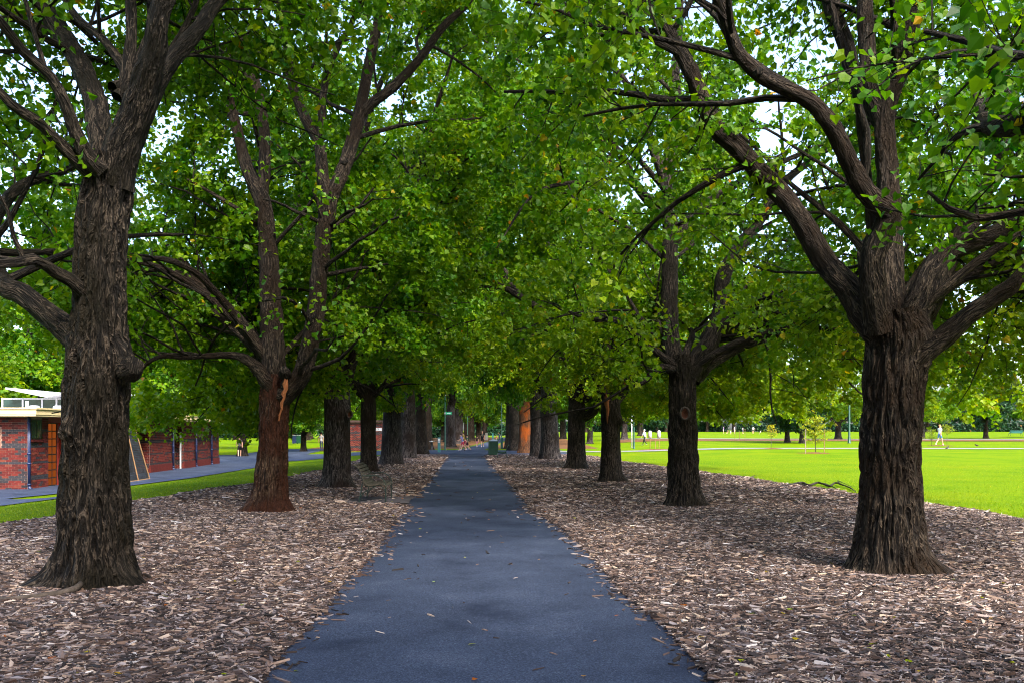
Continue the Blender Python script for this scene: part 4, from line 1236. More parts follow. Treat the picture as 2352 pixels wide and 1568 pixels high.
BANDS = (4, 5, 11, 18, 19, 25)
def brick_face(wall, origin, ang, length, z0, z1, holes=(), single=False, name='brickwork'):
    """bricks on the face that runs from origin along angle ang; normal is to its right hand side"""
    ca, sa = math.cos(ang), math.sin(ang)
    if single:
        for c, u, z, ln in course_cells(length, z0, z1, holes):
            o = bpy.data.objects.new('brick', brick_mesh(ln, c in BANDS and rng_w.rand() < 0.9))
            COL.objects.link(o)
            o.parent = wall
            o.location = (origin[0] + ca * u, origin[1] + sa * u, z)
            o.rotation_euler = (0, 0, ang + PI)
        return
    V, F, T, n = [], [], [], 0
    base = np.array([(-1, 0, -1), (1, 0, -1), (1, 1, -1), (-1, 1, -1), (-1, 0, 1), (1, 0, 1), (1, 1, 1), (-1, 1, 1)], float)
    fq = np.array([(0, 3, 2, 1), (4, 5, 6, 7), (0, 1, 5, 4), (1, 2, 6, 5), (3, 0, 4, 7)])
    for c, u, z, ln in course_cells(length, z0, z1, holes):
        b = base * np.array([ln / 2, 0.03, 0.038])
        x = u + b[:, 0]; d = 0.012 - b[:, 1]
        V.append(np.stack([origin[0] + ca * x + sa * d, origin[1] + sa * x - ca * d, z + b[:, 2]], 1))
        F.append(fq + n); n += 8
        t = rng_w.rand() * 0.1 if (c in BANDS and rng_w.rand() < 0.9) else 0.02 + 0.98 * rng_w.rand()
        T.append(np.full(8, t))
    if V:
        me = mk_mesh(name, np.concatenate(V), [np.concatenate(F)], False, {'tint': np.concatenate(T)})
        obj(name, me, wall, M['brick_run'], kind='stuff')

gB = G(63, 1124)
ZB = -0.56                                     # foot of the walls
bld = thing('brick_building', 'low red and dark brick building with cream eaves and blue downpipe, at the left edge', 'building', (gB[0], gB[1], 0), math.atan(0.0515))
ZS = 2.16                                      # soffit
w_core = MB()
# local frame: +y along the side wall (away), +x out towards the walk; front face looks at -y
w_core.box(-4.5, 0, 0.0, 3.0, ZB, ZS)
wall = MB()
def core(name, x0, x1, y0, y1, z1=ZS):
    return MB().box(x0, x1, y0, y1, ZB, z1).build(name, M['mortar'], bld)
w_front = core('wall', -4.5, 0.0, 0.0, 1.56)
brick_face(w_front, (-1.25, 0.0), 0.0, 1.24, ZB + 0.01, ZS, [(-0.01, 0.32, 1.02, 1.72)], True)
brick_face(w_front, (-4.5, 0.0), 0.0, 3.24, ZB + 0.01, ZS, (), False)
brick_face(w_front, (0.0, 0.012), PI / 2, 1.54, ZB + 0.01, ZS, [(0.26, 1.07, 1.30, 2.06)], True)
w_mid = core('wall', -4.5, -0.9, 1.56, 12.2)
brick_face(w_mid, (-0.9, 3.4), PI / 2, 8.8, ZB, ZS, [(3.0, 4.2, ZB, 1.6)])
w_p = core('wall', -4.5, -0.05, 12.2, 15.5)
brick_face(w_p, (-0.95, 12.2), 0.0, 0.9, ZB, ZS)
brick_face(w_p, (-0.05, 12.212), PI / 2, 3.27, ZB, ZS)
w_d = core('wall', -4.5, -0.55, 15.5, 17.2)
w_q = core('wall', -4.5, 0.0, 17.2, 19.2)
brick_face(w_q, (-0.54, 17.2), 0.0, 0.54, ZB, ZS)
brick_face(w_q, (0.0, 17.212), PI / 2, 1.97, ZB, ZS)
w_r = core('wall', -4.5, -0.12, 19.2, 24.6)
brick_face(w_r, (-0.12, 19.2), PI / 2, 5.4, ZB, ZS, [(0.6, 2.2, 1.3, 2.0)])
# plinth courses along the far walls
MB().box(-0.05, 0.04, 12.16, 15.45, ZB, ZB + 0.42).build('plinth', M['brick_plain'], bld)
MB().box(0.0, 0.09, 17.16, 19.24, ZB, ZB + 0.42).build('plinth', M['brick_plain'], bld)
MB().box(-0.12, -0.03, 19.24, 24.5, ZB, ZB + 0.42).build('plinth', M['brick_plain'], bld)
# recessed entrance with glowing side light
MB().box(-0.9, -0.02, 1.562, 1.60, ZB, 1.95).build('door_jamb', M['red_paint'], bld)
MB().box(-0.9, -0.01, 1.562, 3.40, 1.95, ZS).build('lintel', M['red_paint'], bld)
MB().box(-0.30, -0.02, 2.34, 2.44, ZB, 1.948).build('door_jamb', M['red_paint'], bld)
MB().box(-0.9, -0.10, 3.05, 3.40, ZB, 1.948).build('door_jamb', M['red_paint'], bld)
m_, nt_, out_ = new_mat('lit_amber_glass')
em_ = nd(nt_, 'ShaderNodeEmission', Strength=0.055); em_.inputs[0].default_value = (1.0, 0.22, 0.035, 1); L(nt_, em_.outputs[0], out_.inputs[0])
M['amber'] = m_
sl = MB()
for y0, y1 in ((1.60, 1.63), (1.95, 1.98), (2.31, 2.34)):
    sl.box(-0.09, -0.04, y0, y1, ZB, 1.948)
zr = np.linspace(ZB + 0.05, 1.92, 9)
for z in zr:
    sl.box(-0.088, -0.038, 1.63, 1.95, z - 0.02, z + 0.02); sl.box(-0.088, -0.038, 1.98, 2.31, z - 0.02, z + 0.02)
side = sl.build('side_light', M['black'], bld)
for i in range(8):
    for y0, y1 in ((1.63, 1.95), (1.98, 2.31)):
        MB().box(-0.07, -0.06, y0, y1, zr[i] + 0.02, zr[i + 1] - 0.02).build('pane', M['amber'], side)
# window on the side wall
wf = MB()
for a in ((0.26, 0.30, 1.30, 2.06), (1.03, 1.07, 1.30, 2.06), (0.26, 1.07, 2.02, 2.06), (0.26, 1.07, 1.30, 1.35), (0.64, 0.68, 1.35, 2.02)):
    wf.box(-0.06, 0.004, a[0], a[1], a[2], a[3])
win = wf.build('window', M['black'], bld)
MB().box(0.0005, 0.0012, 0.30, 1.03, 1.35, 2.02).build('pane', M['glass'], win)
MB().box(-0.02, 0.09, 0.20, 1.13, 1.22, 1.30).build('sill', M['brick_plain'], win)
MB().box(-0.12, -0.106, 19.8, 21.4, 1.3, 2.0).build('window', M['glass'], bld)
# framed poster on the front wall
pf = MB()
pf.box(-1.25, -0.955, -0.03, 0.0, 1.02, 1.72)
pst = pf.build('poster', simple_mat('poster_board', (0.36, 0.22, 0.16), 0.6, 0.2), bld)
MB().box(-1.19, -1.015, -0.036, -0.031, 1.12, 1.62).build('poster_print', simple_mat('poster_print', (0.05, 0.025, 0.02), 0.5, 0.3, var=0.5, scale=12), pst)
MB().tube([(-1.19, -0.038, 1.55), (-1.12, -0.038, 1.42), (-1.06, -0.038, 1.33), (-1.05, -0.038, 1.18)], 0.010, 6).build('poster_mark', M['cream'], pst)
# eaves
f_ = MB()
f_.box(-4.6, 0.62, -0.62, -0.58, ZS + 0.06, ZS + 0.25)
f_.box(0.58, 0.62, -0.58, 24.8, ZS + 0.06, ZS + 0.25)
fas = f_.build('fascia', M['cream'], bld)
MB().box(-4.6, 0.66, -0.66, -0.58, ZS + 0.252, ZS + 0.31).box(0.582, 0.66, -0.58, 24.8, ZS + 0.252, ZS + 0.31).build('gutter', M['cream'], fas)
MB().box(-4.6, 0.60, -0.60, 24.8, ZS + 0.0, ZS + 0.055).build('soffit', M['cream'], bld)
MB().box(-4.6, 0.56, -0.56, 24.7, ZS + 0.06, ZS + 0.20).build('roof', M['white'], bld)
def pipe(x, y):
    p_ = MB().tube([(x, y, ZB + 0.12), (x, y, ZS)], 0.055, 12)
    p_.tube([(x, y, ZB + 0.14), (x + 0.02, y, ZB + 0.07), (x + 0.10, y - 0.03, ZB + 0.04)], 0.058, 12)
    for z in (ZB + 0.18, ZB + 0.95, 0.75, 1.9):
        p_.tube([(x, y, z), (x, y, z + 0.06)], 0.07, 12)
    p_.build('downpipe', M['blue_pipe'], bld, smooth=True)
pipe(0.07, -0.02); pipe(0.06, 15.42); pipe(0.12, 19.22); pipe(0.02, 22.6)
# far doorway
MB().box(-0.5, -0.44, 15.55, 17.15, ZB, 1.7).build('door', M['brown_paint'], bld)
MB().box(-0.10, -0.03, 16.95, 17.02, ZB, 1.55).build('door_post', M['white'], bld)
MB().box(-0.40, -0.12, 16.2, 16.24, ZB, 1.6).build('door_post', M['brown_paint'], bld)
# clerestory with folded white roof
cz = ZS + 0.2
cl = MB().box(-3.6, -0.75, 5.0, 5.05, cz, cz + 0.06)
cl.box(-3.6, -0.75, 5.0, 5.05, cz + 0.60, cz + 0.66)
for x in (-3.55, -2.7, -1.9, -1.3, -0.78):
    cl.box(x - 0.035, x + 0.035, 4.985, 5.06, cz, cz + 0.66)
cl.box(-0.81, -0.75, 5.0, 9.0, cz, cz + 0.06); cl.box(-0.81, -0.75, 8.94, 9.0, cz, cz + 0.66)
cle = cl.build('clerestory', M['white'], bld)
MB().box(-3.55, -0.78, 5.02, 5.03, cz + 0.06, cz + 0.60).box(-0.785, -0.775, 5.05, 8.9, cz + 0.06, cz + 0.62).build('pane', M['glass'], cle)
def slab(pts, th, name, mat):
    V = [tuple(p) for p in pts] + [(p[0], p[1], p[2] + th) for p in pts]
    return MB().add(V, [(3, 2, 1, 0), (4, 5, 6, 7), (0, 1, 5, 4), (1, 2, 6, 5), (2, 3, 7, 6), (3, 0, 4, 7)]).build(name, mat, bld)
slab([(-1.35, 4.2, cz + 0.66), (0.15, 4.2, cz + 0.95), (0.15, 10, cz + 0.95), (-1.35, 10, cz + 0.66)], 0.07, 'upper_roof', M['white'])
slab([(-3.0, 4.2, cz + 1.0), (-1.352, 4.2, cz + 0.66), (-1.352, 10, cz + 0.66), (-3.0, 10, cz + 1.0)], 0.07, 'upper_roof', M['white'])
for (x, y) in ((-0.85, 2.2), (0.10, 2.2)):
    v_ = MB().lathe([(0.0, cz), (0.20, cz), (0.20, cz + 0.08), (0.12, cz + 0.10), (0.12, cz + 0.13), (0.22, cz + 0.14), (0.20, cz + 0.22), (0.14, cz + 0.26), (0.0, cz + 0.265)], 14, (x, y))
    v_.build('roof_vent', M['white'], bld, smooth=True)
MB().tube([(-0.82, 1.6, cz), (-0.82, 1.6, cz + 0.42)], 0.055, 10).build('vent_pipe', M['white'], bld, smooth=True)
MB().tube([(-0.62, 4.6, cz + 0.4), (-0.62, 4.6, cz + 1.6)], 0.03, 8).build('mast', M['white'], bld, smooth=True)
# lamp over the entrance that tints the eaves orange
lp = bpy.data.lights.new('entrance_lamp', 'POINT'); lp.energy = 1.4; lp.color = (1.0, 0.22, 0.03); lp.shadow_soft_size = 0.06
lo = bpy.data.objects.new('entrance_lamp', lp); COL.objects.link(lo); lo.parent = bld; lo.location = (-0.28, 2.4, ZS - 0.42)
tag(lo, None, None)
lampb = MB().lathe([(0.0, ZS - 0.30), (0.05, ZS - 0.29), (0.07, ZS - 0.22), (0.03, ZS - 0.212)], 10, (-0.28, 2.4)).build('lamp_bulb', M['amber'], bld, smooth=True)

# panel leaning against the wall recess
pn = thing('leaning_panel', 'dark grey mesh panel leaning against the brick building', 'panel', tuple(G(318, 1104)), math.atan(0.0515))
pm_ = MB()
def lean(u, z, d=0.0):      # panel plane: foot at x=0, head leaning towards the wall
    return (-0.22 * z / 2.0 * 2 - d, u, z)
n_u, n_z = 9, 27
V = []; 
for a in (-1.35, 1.35):
    pass
fr_ = MB()
def bar(u0, z0, u1, z1, w=0.03, mb=None):
    mb.tube([lean(u0, z0), lean(u1, z1)], w, 4)
for q in ((-1.3, 0.03, -0.95, 2.25), (1.3, 0.03, 0.95, 2.25), (-1.3, 0.03, 1.3, 0.03), (-0.95, 2.25, 0.95, 2.25), (0.0, 0.03, 0.0, 2.25)):
    bar(*q, 0.03, fr_)
fr_.build('frame', M['stake'], pn)
ms_ = MB()
for i in range(30):
    z = 0.06 + 2.15 * i / 29
    hw = 1.28 - 0.34 * z / 2.25
    ms_.add([lean(-hw, z, 0.02), lean(hw, z, 0.02), lean(hw, z + 0.066, 0.03), lean(-hw, z + 0.066, 0.03)], [(0, 1, 2, 3)])
ms_.build('slatted_sheet', M['gate'], pn)

# far red brick hut with a sign
gh = G(802, 1036); gh2 = G(874, 1036)
hut = thing('brick_hut', 'small plain red brick hut behind the third and fourth trunks on the left', 'building', (gh[0], gh[1], gh[2]))
wh = gh2[0] - gh[0] + 0.6
hw_ = MB().box(0, wh, 0, 4.0, -0.3, 2.55).build('wall', M['mortar'], hut)
brick_face(hw_, (0, 0), 0.0, wh, -0.02, 2.55, (), False)
MB().box(-0.25, wh + 0.25, -0.25, 4.2, 2.552, 2.72).build('roof', M['brown_paint'], hut)
sx_ = (866 - 802) / F_PX * gh[1]
sg_ = MB().box(sx_ - 0.42, sx_ + 0.42, -0.05, -0.013, 1.80, 2.06).build('sign_plate', M['white'], hut)

def text_mesh(txt, size, mat, parent, loc, rot, name='lettering'):
    cu = bpy.data.curves.new('lettering', 'FONT')
    cu.body = txt; cu.size = size; cu.align_x = 'CENTER'; cu.align_y = 'CENTER'; cu.extrude = 0.002
    tmp = bpy.data.objects.new('lettering_tmp', cu); COL.objects.link(tmp)
    dg = bpy.context.evaluated_depsgraph_get()
    me = bpy.data.meshes.new_from_object(tmp.evaluated_get(dg))
    bpy.data.objects.remove(tmp); bpy.data.curves.remove(cu)
    me.materials.clear()
    o = obj(name, me, parent, mat)
    o.location = loc; o.rotation_euler = rot
    return o
text_mesh('ADI', 0.22, M['green_paint'], sg_, (sx_, -0.056, 1.93), (PI / 2, 0, 0))

M['concrete_old'] = simple_mat('stained_concrete', (0.065, 0.058, 0.064), 0.85, 0.2, var=0.3, scale=4, bump=0.2)
# ------------------------------------------------------------------ bench on the left
BP = [(-.13,.805),(-.095,.800),(-.058,.786),(-.007,.72),(.036,.634),(.072,.518),(.10,.417),(.16,.36),(.23,.344),(.376,.366),(.506,.38),(.564,.36),(.60,.294)]
def slatted_bench(name, label, loc, rz, length=1.30, group=None, mat_slat='slat'):
    t = thing(name, label, 'bench', loc, rz, group)
    pr3 = np.array([(u, 0, z) for u, z in BP])
    pc, _ = resample(pr3, np.ones(len(pr3)), 0.01)
    s_ = np.concatenate([[0], np.cumsum(np.linalg.norm(np.diff(pc, axis=0), axis=1))])
    pitch = 0.079
    n = int(s_[-1] / pitch)
    for i in range(n):
        a = (i + 0.12) * pitch; b = a + 0.058
        pa = np.array([np.interp(a, s_, pc[:, 0]), 0, np.interp(a, s_, pc[:, 2])])
        pb = np.array([np.interp(b, s_, pc[:, 0]), 0, np.interp(b, s_, pc[:, 2])])
        d = nrm(pb - pa); nn = np.array([-d[2], 0, d[0]]) 
        if nn[2] < 0 and i > 4: nn = -nn
        V = []
        for yy in (-0.06, length + 0.06):
            for q, h in ((pa, 0.006), (pb, 0.006), (pb, 0.03), (pa, 0.03)):
                v = q + nn * h; V.append((v[0], yy, v[2]))
        MB().add(V, [(0, 1, 2, 3), (7, 6, 5, 4), (0, 4, 5, 1), (1, 5, 6, 2), (2, 6, 7, 3), (3, 7, 4, 0)]).build('slat', M[mat_slat], t)
    for yy in (0.0, length):
        def cv(pts, st=0.03):
            p3 = np.array([(u, yy, z) for u, z in pts]); return resample(p3, np.ones(len(p3)), st)[0]
        fm = MB()
        fm.tube(cv(BP), 0.013, 6)
        fm.build('side_frame', M['iron'], t, smooth=True)
        for leg in ([(.072,.417),(.05,.257),(.0145,.084),(0,0)], [(.59,.36),(.588,.2),(.58,0)]):
            MB().tube(cv(leg), 0.014, 6).build('leg', M['iron'], t, smooth=True)
        MB().tube(cv([(.58,.33),(.58,.40),(.535,.49),(.463,.554),(.36,.587),(.2,.579),(.1,.59),(.045,.634)]), 0.012, 6).build('armrest', M['iron'], t, smooth=True)
        MB().tube(cv([(.0145,.084),(.1,.2),(.23,.287),(.36,.344)]), 0.010, 6).tube(cv([(.477,.36),(.55,.30),(.58,.22)]), 0.010, 6).build('brace', M['iron'], t, smooth=True)
    return t
gb = G(824.6, 1158.5)
gslab = strip('bench_slab', np.linspace(gb[1] - 0.25, gb[1] + 1.65, 4), np.full(4, gb[0] - 0.35), f_pl(np.linspace(gb[1] - 0.25, gb[1] + 1.65, 4)) + 0.05, 4, 0.062, M['concrete_old'])
slatted_bench('park_bench', 'slatted bench with curled iron arms facing the walk on the left', (gb[0], gb[1], 0.062), 0.04)

# far bench on the right of the walk (seen end on) and on the far lawn
g2 = G(1168, 1052)
def strap_bench(name, label, loc, rz, length, prof, mat):
    t = thing(name, label, 'bench', loc, rz)
    p3 = np.array([(u, 0, z) for u, z in prof]); pc, _ = resample(p3, np.ones(len(p3)), 0.02)
    s_ = np.concatenate([[0], np.cumsum(np.linalg.norm(np.diff(pc, axis=0), axis=1))])
    n = int(s_[-1] / 0.1)
    for i in range(n):
        a = i * 0.1 + 0.01; b = a + 0.075
        pa = [np.interp(a, s_, pc[:, k]) for k in (0, 2)]; pb = [np.interp(b, s_, pc[:, k]) for k in (0, 2)]
        V = [(pa[0], 0, pa[1]), (pb[0], 0, pb[1]), (pb[0], 0, pb[1] + .025), (pa[0], 0, pa[1] + .025)]
        V = V + [(v[0], length, v[2]) for v in V]
        MB().add(V, [(0, 1, 2, 3), (7, 6, 5, 4), (0, 4, 5, 1), (1, 5, 6, 2), (2, 6, 7, 3), (3, 7, 4, 0)]).build('slat', mat, t)
    for yy in (0.12, length - 0.12):
        f2 = MB().tube(pc + np.array([0, yy, -0.02]), 0.02, 6); f2.build('side_frame', M['iron'], t, smooth=True)
        MB().tube([(prof[-1][0], yy, prof[-1][1] - .02), (prof[-1][0] + .01, yy, 0)], 0.022, 6).build('leg', M['iron'], t, smooth=True)
        MB().tube([(prof[2][0], yy, prof[2][1] - .02), (prof[1][0] * .6, yy, 0)], 0.022, 6).build('leg', M['iron'], t, smooth=True)
    return t
strap_bench('park_bench', 'dark green bench seen end-on beside the green bin', tuple(g2), PI, 1.6, [(-.05,.80),(.05,.72),(.16,.44),(.24,.36),(.42,.38),(.62,.40)], M['green_paint'])
g3 = G(2320, 1000)
strap_bench('park_bench', 'grey-blue bench on the far lawn at the right edge', (g3[0] + 2.2, g3[1], g3[2]), PI / 2 , 2.2, [(-.05,.90),(.05,.80),(.16,.50),(.24,.44),(.42,.44),(.62,.45)], M['teal_paint'])

# ------------------------------------------------------------------ street furniture
def lamp_post(label, px, py, top, name='lamp_post', mat='green_paint', sign=None, r=0.055):
    g = G(px, py)
    h = (py - top) / F_PX * g[1]
    t = thing(name, label, 'lamp post', tuple(g))
    MB().lathe([(0, -.1), (r * 1.9, -.1), (r * 1.9, .05), (r * 1.35, .10), (r * 1.3, .55), (r, .62), (r * .8, h - .35), (r * .8, h - .32)], 12).build('pole', M[mat], t, smooth=True)
    MB().lathe([(r * .8, h - .32), (r * 1.6, h - .30), (r * 1.6, h - .27), (0, h - .26)], 12).build('collar', M[mat], t, smooth=True)
    MB().lathe([(r * 1.2, h - .262), (r * 2.2, h - .10), (r * 1.9, h), (0, h + .03)], 12).build('lantern', M['white'], t, smooth=True)
    MB().lathe([(r * 2.6, h - .02), (r * 2.2, h + .05), (0, h + .08)], 12).build('cap', M[mat], t, smooth=True)
    if sign:
        z = (py - sign) / F_PX * g[1]
        s_ = MB().box(0.05, 0.55, -0.012, 0.012, z - 0.1, z + 0.1).build('street_sign', M['sign_green'], t)
        MB().box(0.14, 0.44, -0.016, -0.0125, z - 0.025, z + 0.03).build('lettering_strip', M['white'], s_)
        MB().box(-0.07, 0.05, -0.06, 0.06, z - 0.07, z + 0.07).build('bracket', M['steel'], t)
    return t
lamp_post('green lamp post with a street sign blade, left of the crossing', 1022.5, 1033.6, 900, sign=948)
lamp_post('green lamp post behind the teal bollard, right of the crossing', 1152, 1026, 905)
lamp_post('tall green lamp post with white lantern on the right lawn', 1950.6, 1017, 843, r=0.10)
lamp_post('green lamp post beside a thin white pole, by the broken trunk', 1456, 1030, 880, r=0.06)
lamp_post('dim green lamp post far down the walk behind the family', 1074, 1016, 930)
gw = G(1451, 1027)
tw_ = thing('marker_pole', 'thin white pole beside a green lamp post on the lawn', 'pole', tuple(gw))
MB().tube([(0, 0, -.1), (0, 0, 2.85)], 0.045, 10).build('pole', M['white'], tw_, smooth=True)
MB().lathe([(0.047, 2.852), (0.05, 2.90), (0, 2.93)], 10).build('cap', M['steel'], tw_, smooth=True)
MB().box(-0.09, 0.09, -0.09, 0.09, -0.05, 0.03).build('base', M['concrete'], tw_)

def bollard(label, px, py, top, w, panel=False, mat='teal_paint'):
    g = G(px, py); h = (py - top) / F_PX * g[1]; hw = w / 2 / F_PX * g[1]
    t = thing('marker_bollard', label, 'bollard', tuple(g))
    V = [(-hw, -hw * .6, -.1), (hw, -hw * .6, -.1), (hw, hw * .6, -.1), (-hw, hw * .6, -.1), (-hw, -hw * .6, h - .04), (hw, -hw * .6, h - .04), (hw, hw * .6, h), (-hw, hw * .6, h)]
    MB().add(V, [(0, 3, 2, 1), (4, 5, 6, 7), (0, 1, 5, 4), (1, 2, 6, 5), (2, 3, 7, 6), (3, 0, 4, 7)]).build('post', M[mat], t)
    if panel:
        p_ = MB().box(-hw * .8, hw * .8, -hw * .6 - .012, -hw * .6 - .001, h - .40, h - .08).build('panel', M['white'], t)
        MB().box(-hw * .3, hw * .3, -hw * .6 - .016, -hw * .6 - .0125, h - .30, h - .24).box(-hw * .3, -hw * .1, -hw * .6 - .016, -hw * .6 - .0125, h - .36, h - .302).box(hw * .1, hw * .3, -hw * .6 - .016, -hw * .6 - .0125, h - .36, h - .302).build('symbol', M['teal_paint'], p_)
    return t
bollard('teal marker bollard with a white panel, left of the crossing', 1008.5, 1038, 1003.5, 6.2, True)
bollard('plain teal bollard in front of the right-hand lamp post', 1152.5, 1029.5, 1003, 5.0)
bollard('pale grey cabinet far down the walk behind the man in black', 1117.5, 1010, 993, 5.5, False, 'steel')
bollard('small dark teal post far down the walk', 1132, 1009, 994, 3.4)

gf = G(992, 1033)
ft = thing('drinking_fountain', 'drinking fountain with a pale basin on a dark stem', 'fountain', tuple(gf))
MB().lathe([(0, -.05), (.16, -.05), (.15, .04), (.07, .08), (.06, .66), (.10, .70), (0, .701)], 12).build('stem', M['black'], ft, smooth=True)
MB().lathe([(.09, .68), (.20, .72), (.22, .76), (.20, .765), (.13, .735), (0, .73)], 16).build('basin', M['steel'], ft, smooth=True)
MB().tube([(0, .12, .74), (0, .11, .82), (0, .06, .85)], 0.012, 6).build('spout', M['steel'], ft, smooth=True)

gbn = G(1133, 1046)
bn = thing('litter_bin', 'dark green square litter bin with a steel lid beside the walk', 'bin', (gbn[0], gbn[1], gbn[2] + 0.02), 0.12)
bb = MB()
for sx, sy in ((-.27, -.27), (.27, -.27), (.27, .27), (-.27, .27)):
    bb.box(sx - .02, sx + .02, sy - .02, sy + .02, 0, .94)
bb.build('frame', M['green_paint'], bn)
for (x0, x1, y0, y1) in ((-.25, .25, -.275, -.262), (-.25, .25, .262, .275), (-.275, -.262, -.25, .25), (.262, .275, -.25, .25)):
    MB().box(x0, x1, y0, y1, .05, .92).build('panel', M['green_paint'], bn)
gr_ = MB()
for i in range(9):
    z = .12 + .09 * i; gr_.box(-.25, .25, -.283, -.2755, z, z + .02)
for i in range(6):
    x = -.22 + .085 * i; gr_.box(x, x + .018, -.287, -.2835, .08, .90)
gr_.build('grille', M['green_paint'], bn)
V = [(-.30, -.30, .945), (.30, -.30, .945), (.30, .30, .945), (-.30, .30, .945), (-.16, -.16, 1.03), (.16, -.16, 1.03), (.16, .16, 1.03), (-.16, .16, 1.03)]
MB().add(V, [(0, 3, 2, 1), (4, 5, 6, 7), (0, 1, 5, 4), (1, 2, 6, 5), (2, 3, 7, 6), (3, 0, 4, 7)]).build('lid', M['steel'], bn)
MB().lathe([(.10, 1.031), (.08, 1.06), (0, 1.065)], 10).build('ash_cap', M['steel'], bn, smooth=True)
def wheelie(label, px, py, mat):
    g = G(px, py)
    t = thing('wheelie_bin', label, 'bin', tuple(g))
    V = [(-.24, -.26, .06), (.24, -.26, .06), (.24, .26, .06), (-.24, .26, .06), (-.30, -.34, 1.0), (.30, -.34, 1.0), (.30, .34, 1.0), (-.30, .34, 1.0)]
    MB().add(V, [(0, 3, 2, 1), (4, 5, 6, 7), (0, 1, 5, 4), (1, 2, 6, 5), (2, 3, 7, 6), (3, 0, 4, 7)]).build('body', mat, t)
    MB().box(-.32, .32, -.37, .36, 1.002, 1.08).build('lid', M['steel'], t)
    for s in (-1, 1):
        MB().tube([(s * .22, .28, .1), (s * .29, .28, .1)], 0.1, 12).build('wheel', M['black'], t)
wheelie('blue bin with a pale lid on the far left lawn', 677, 1018, M['blue_pipe'])
wheelie('dark green bin with a pale lid on the far left lawn', 687, 1018, M['green_paint'])

# ------------------------------------------------------------------ saplings and stakes
M['leaf_gold'] = leaf_mat('leaf_gold', [(0, (0.10, 0.20, 0.01)), (0.5, (0.30, 0.34, 0.012)), (0.8, (0.48, 0.34, 0.02)), (1, (0.42, 0.16, 0.02))], 0.45)
def sapling(label, px, py, top, w, seed, tint, zlo=0.35, leaf='leaf_gold', n=900, size=0.06):
    g = G(px, py); h = (py - top) / F_PX * g[1]; hw = w / 2 / F_PX * g[1]
    rng = np.random.RandomState(seed)
    t = thing('young_tree', label, 'tree', tuple(g))
    MB().tube([(0, 0, -.1), (0.01, 0, h * .4), (-.01, .01, h * .95)], [0.022, 0.016, 0.005], 7).build('trunk', M['bark_grey'], t, smooth=True)
    m = 46
    z = h * (zlo + (0.95 - zlo) * rng.rand(m)); a = rng.rand(m) * 6.283
    ln = hw * (1.1 - 0.75 * ((z / h - zlo) / (1 - zlo))) * (0.6 + 0.5 * rng.rand(m))
    K_ = 4; tt = np.linspace(0, 1, K_)
    PT = np.stack([np.cos(a)[:, None] * ln[:, None] * tt, np.sin(a)[:, None] * ln[:, None] * tt, z[:, None] + ln[:, None] * (0.75 * tt - .35 * tt ** 2)], -1)
    v, f, c = tubes_np(PT, np.repeat(np.linspace(.007, .002, K_)[None], m, 0), 3)
    obj('branches', mk_mesh('branches', v, [f], True, {'barkco': c}), t, M['bark_grey'], kind='stuff')
    own = rng.randint(0, m, n); u = rng.rand(n) ** .8 * (K_ - 1.001); i = u.astype(int); fr = (u - i)[:, None]
    pos = PT[own, i] * (1 - fr) + PT[own, i + 1] * fr + rng.normal(size=(n, 3)) * 0.05
    lv, lf, lt = leaves(pos, tint + rng.normal(0, .18, n), size, rng, False)
    obj('crown', mk_mesh('crown', lv, [lf], False, {'tint': lt}), t, M[leaf], kind='stuff')
    return t
def stake(label, px, py, top, mat='stake', r=0.025):
    g = G(px, py); h = (py - top) / F_PX * g[1]
    o = MB().tube([(0, 0, -.1), (0.01, 0, h * .6), (0.015, 0, h - .05), (0.015, 0, h)], [r, r, r, r * .6], 6).build('stake', M[mat])
    o.location = tuple(g)
    return tag(o, label, 'stake', 'stakes by the young trees')
sapling('golden feathery sapling between two stakes on the right lawn', 1873, 1040, 950, 80, 21, 0.42, 0.22, n=2200, size=0.075)
stake('pale stake left of the golden sapling', 1850, 1041, 984, 'wood_pale')
stake('brown stake right of the golden sapling', 1893, 1040, 985)
sapling('small sapling with wispy crown just right of the walker in white', 2175, 1022, 974, 40, 22, 0.3, 0.5, n=700)
sapling('drooping sapling just left of the walker in white', 2140, 1023, 985, 44, 23, 0.2, 0.3, n=500)
sapling('thin young tree in front of the left evergreen pair', 1771, 1030, 975, 44, 24, 0.55, 0.35, n=600)
stake('tall bare stake, left of three on the far lawn', 1688, 1012, 984); stake('tall bare stake, middle of three on the far lawn', 1698, 1012, 988); stake('tall bare stake, right of three on the far lawn', 1711, 1012, 984)
M['sack'] = simple_mat('white_sack', (0.36, 0.30, 0.30), 0.8, 0.2, var=0.3, scale=6)
def bagged(label, px, py, top):
    g = G(px, py); h = (py - top) / F_PX * g[1]
    t = thing('bagged_stake', label, 'stake', tuple(g), 0, 'bagged stakes')
    MB().tube([(0, 0, -.1), (0.02, 0, h * .5), (0, 0, h - .1)], 0.028, 6).build('stake', M['stake'], t)
    MB().lathe([(0.04, h - .62), (.13, h - .58), (.16, h - .35), (.13, h - .08), (.05, h), (0, h + .01)], 9).build('bag', M['sack'], t, smooth=True)
bagged('left of two stakes topped with a whitish bag', 1493, 1031, 988)
bagged('right of two stakes topped with a whitish bag', 1513.6, 1032, 987)
stake('thin leaning stake between the two bagged stakes', 1505, 1031, 1008)
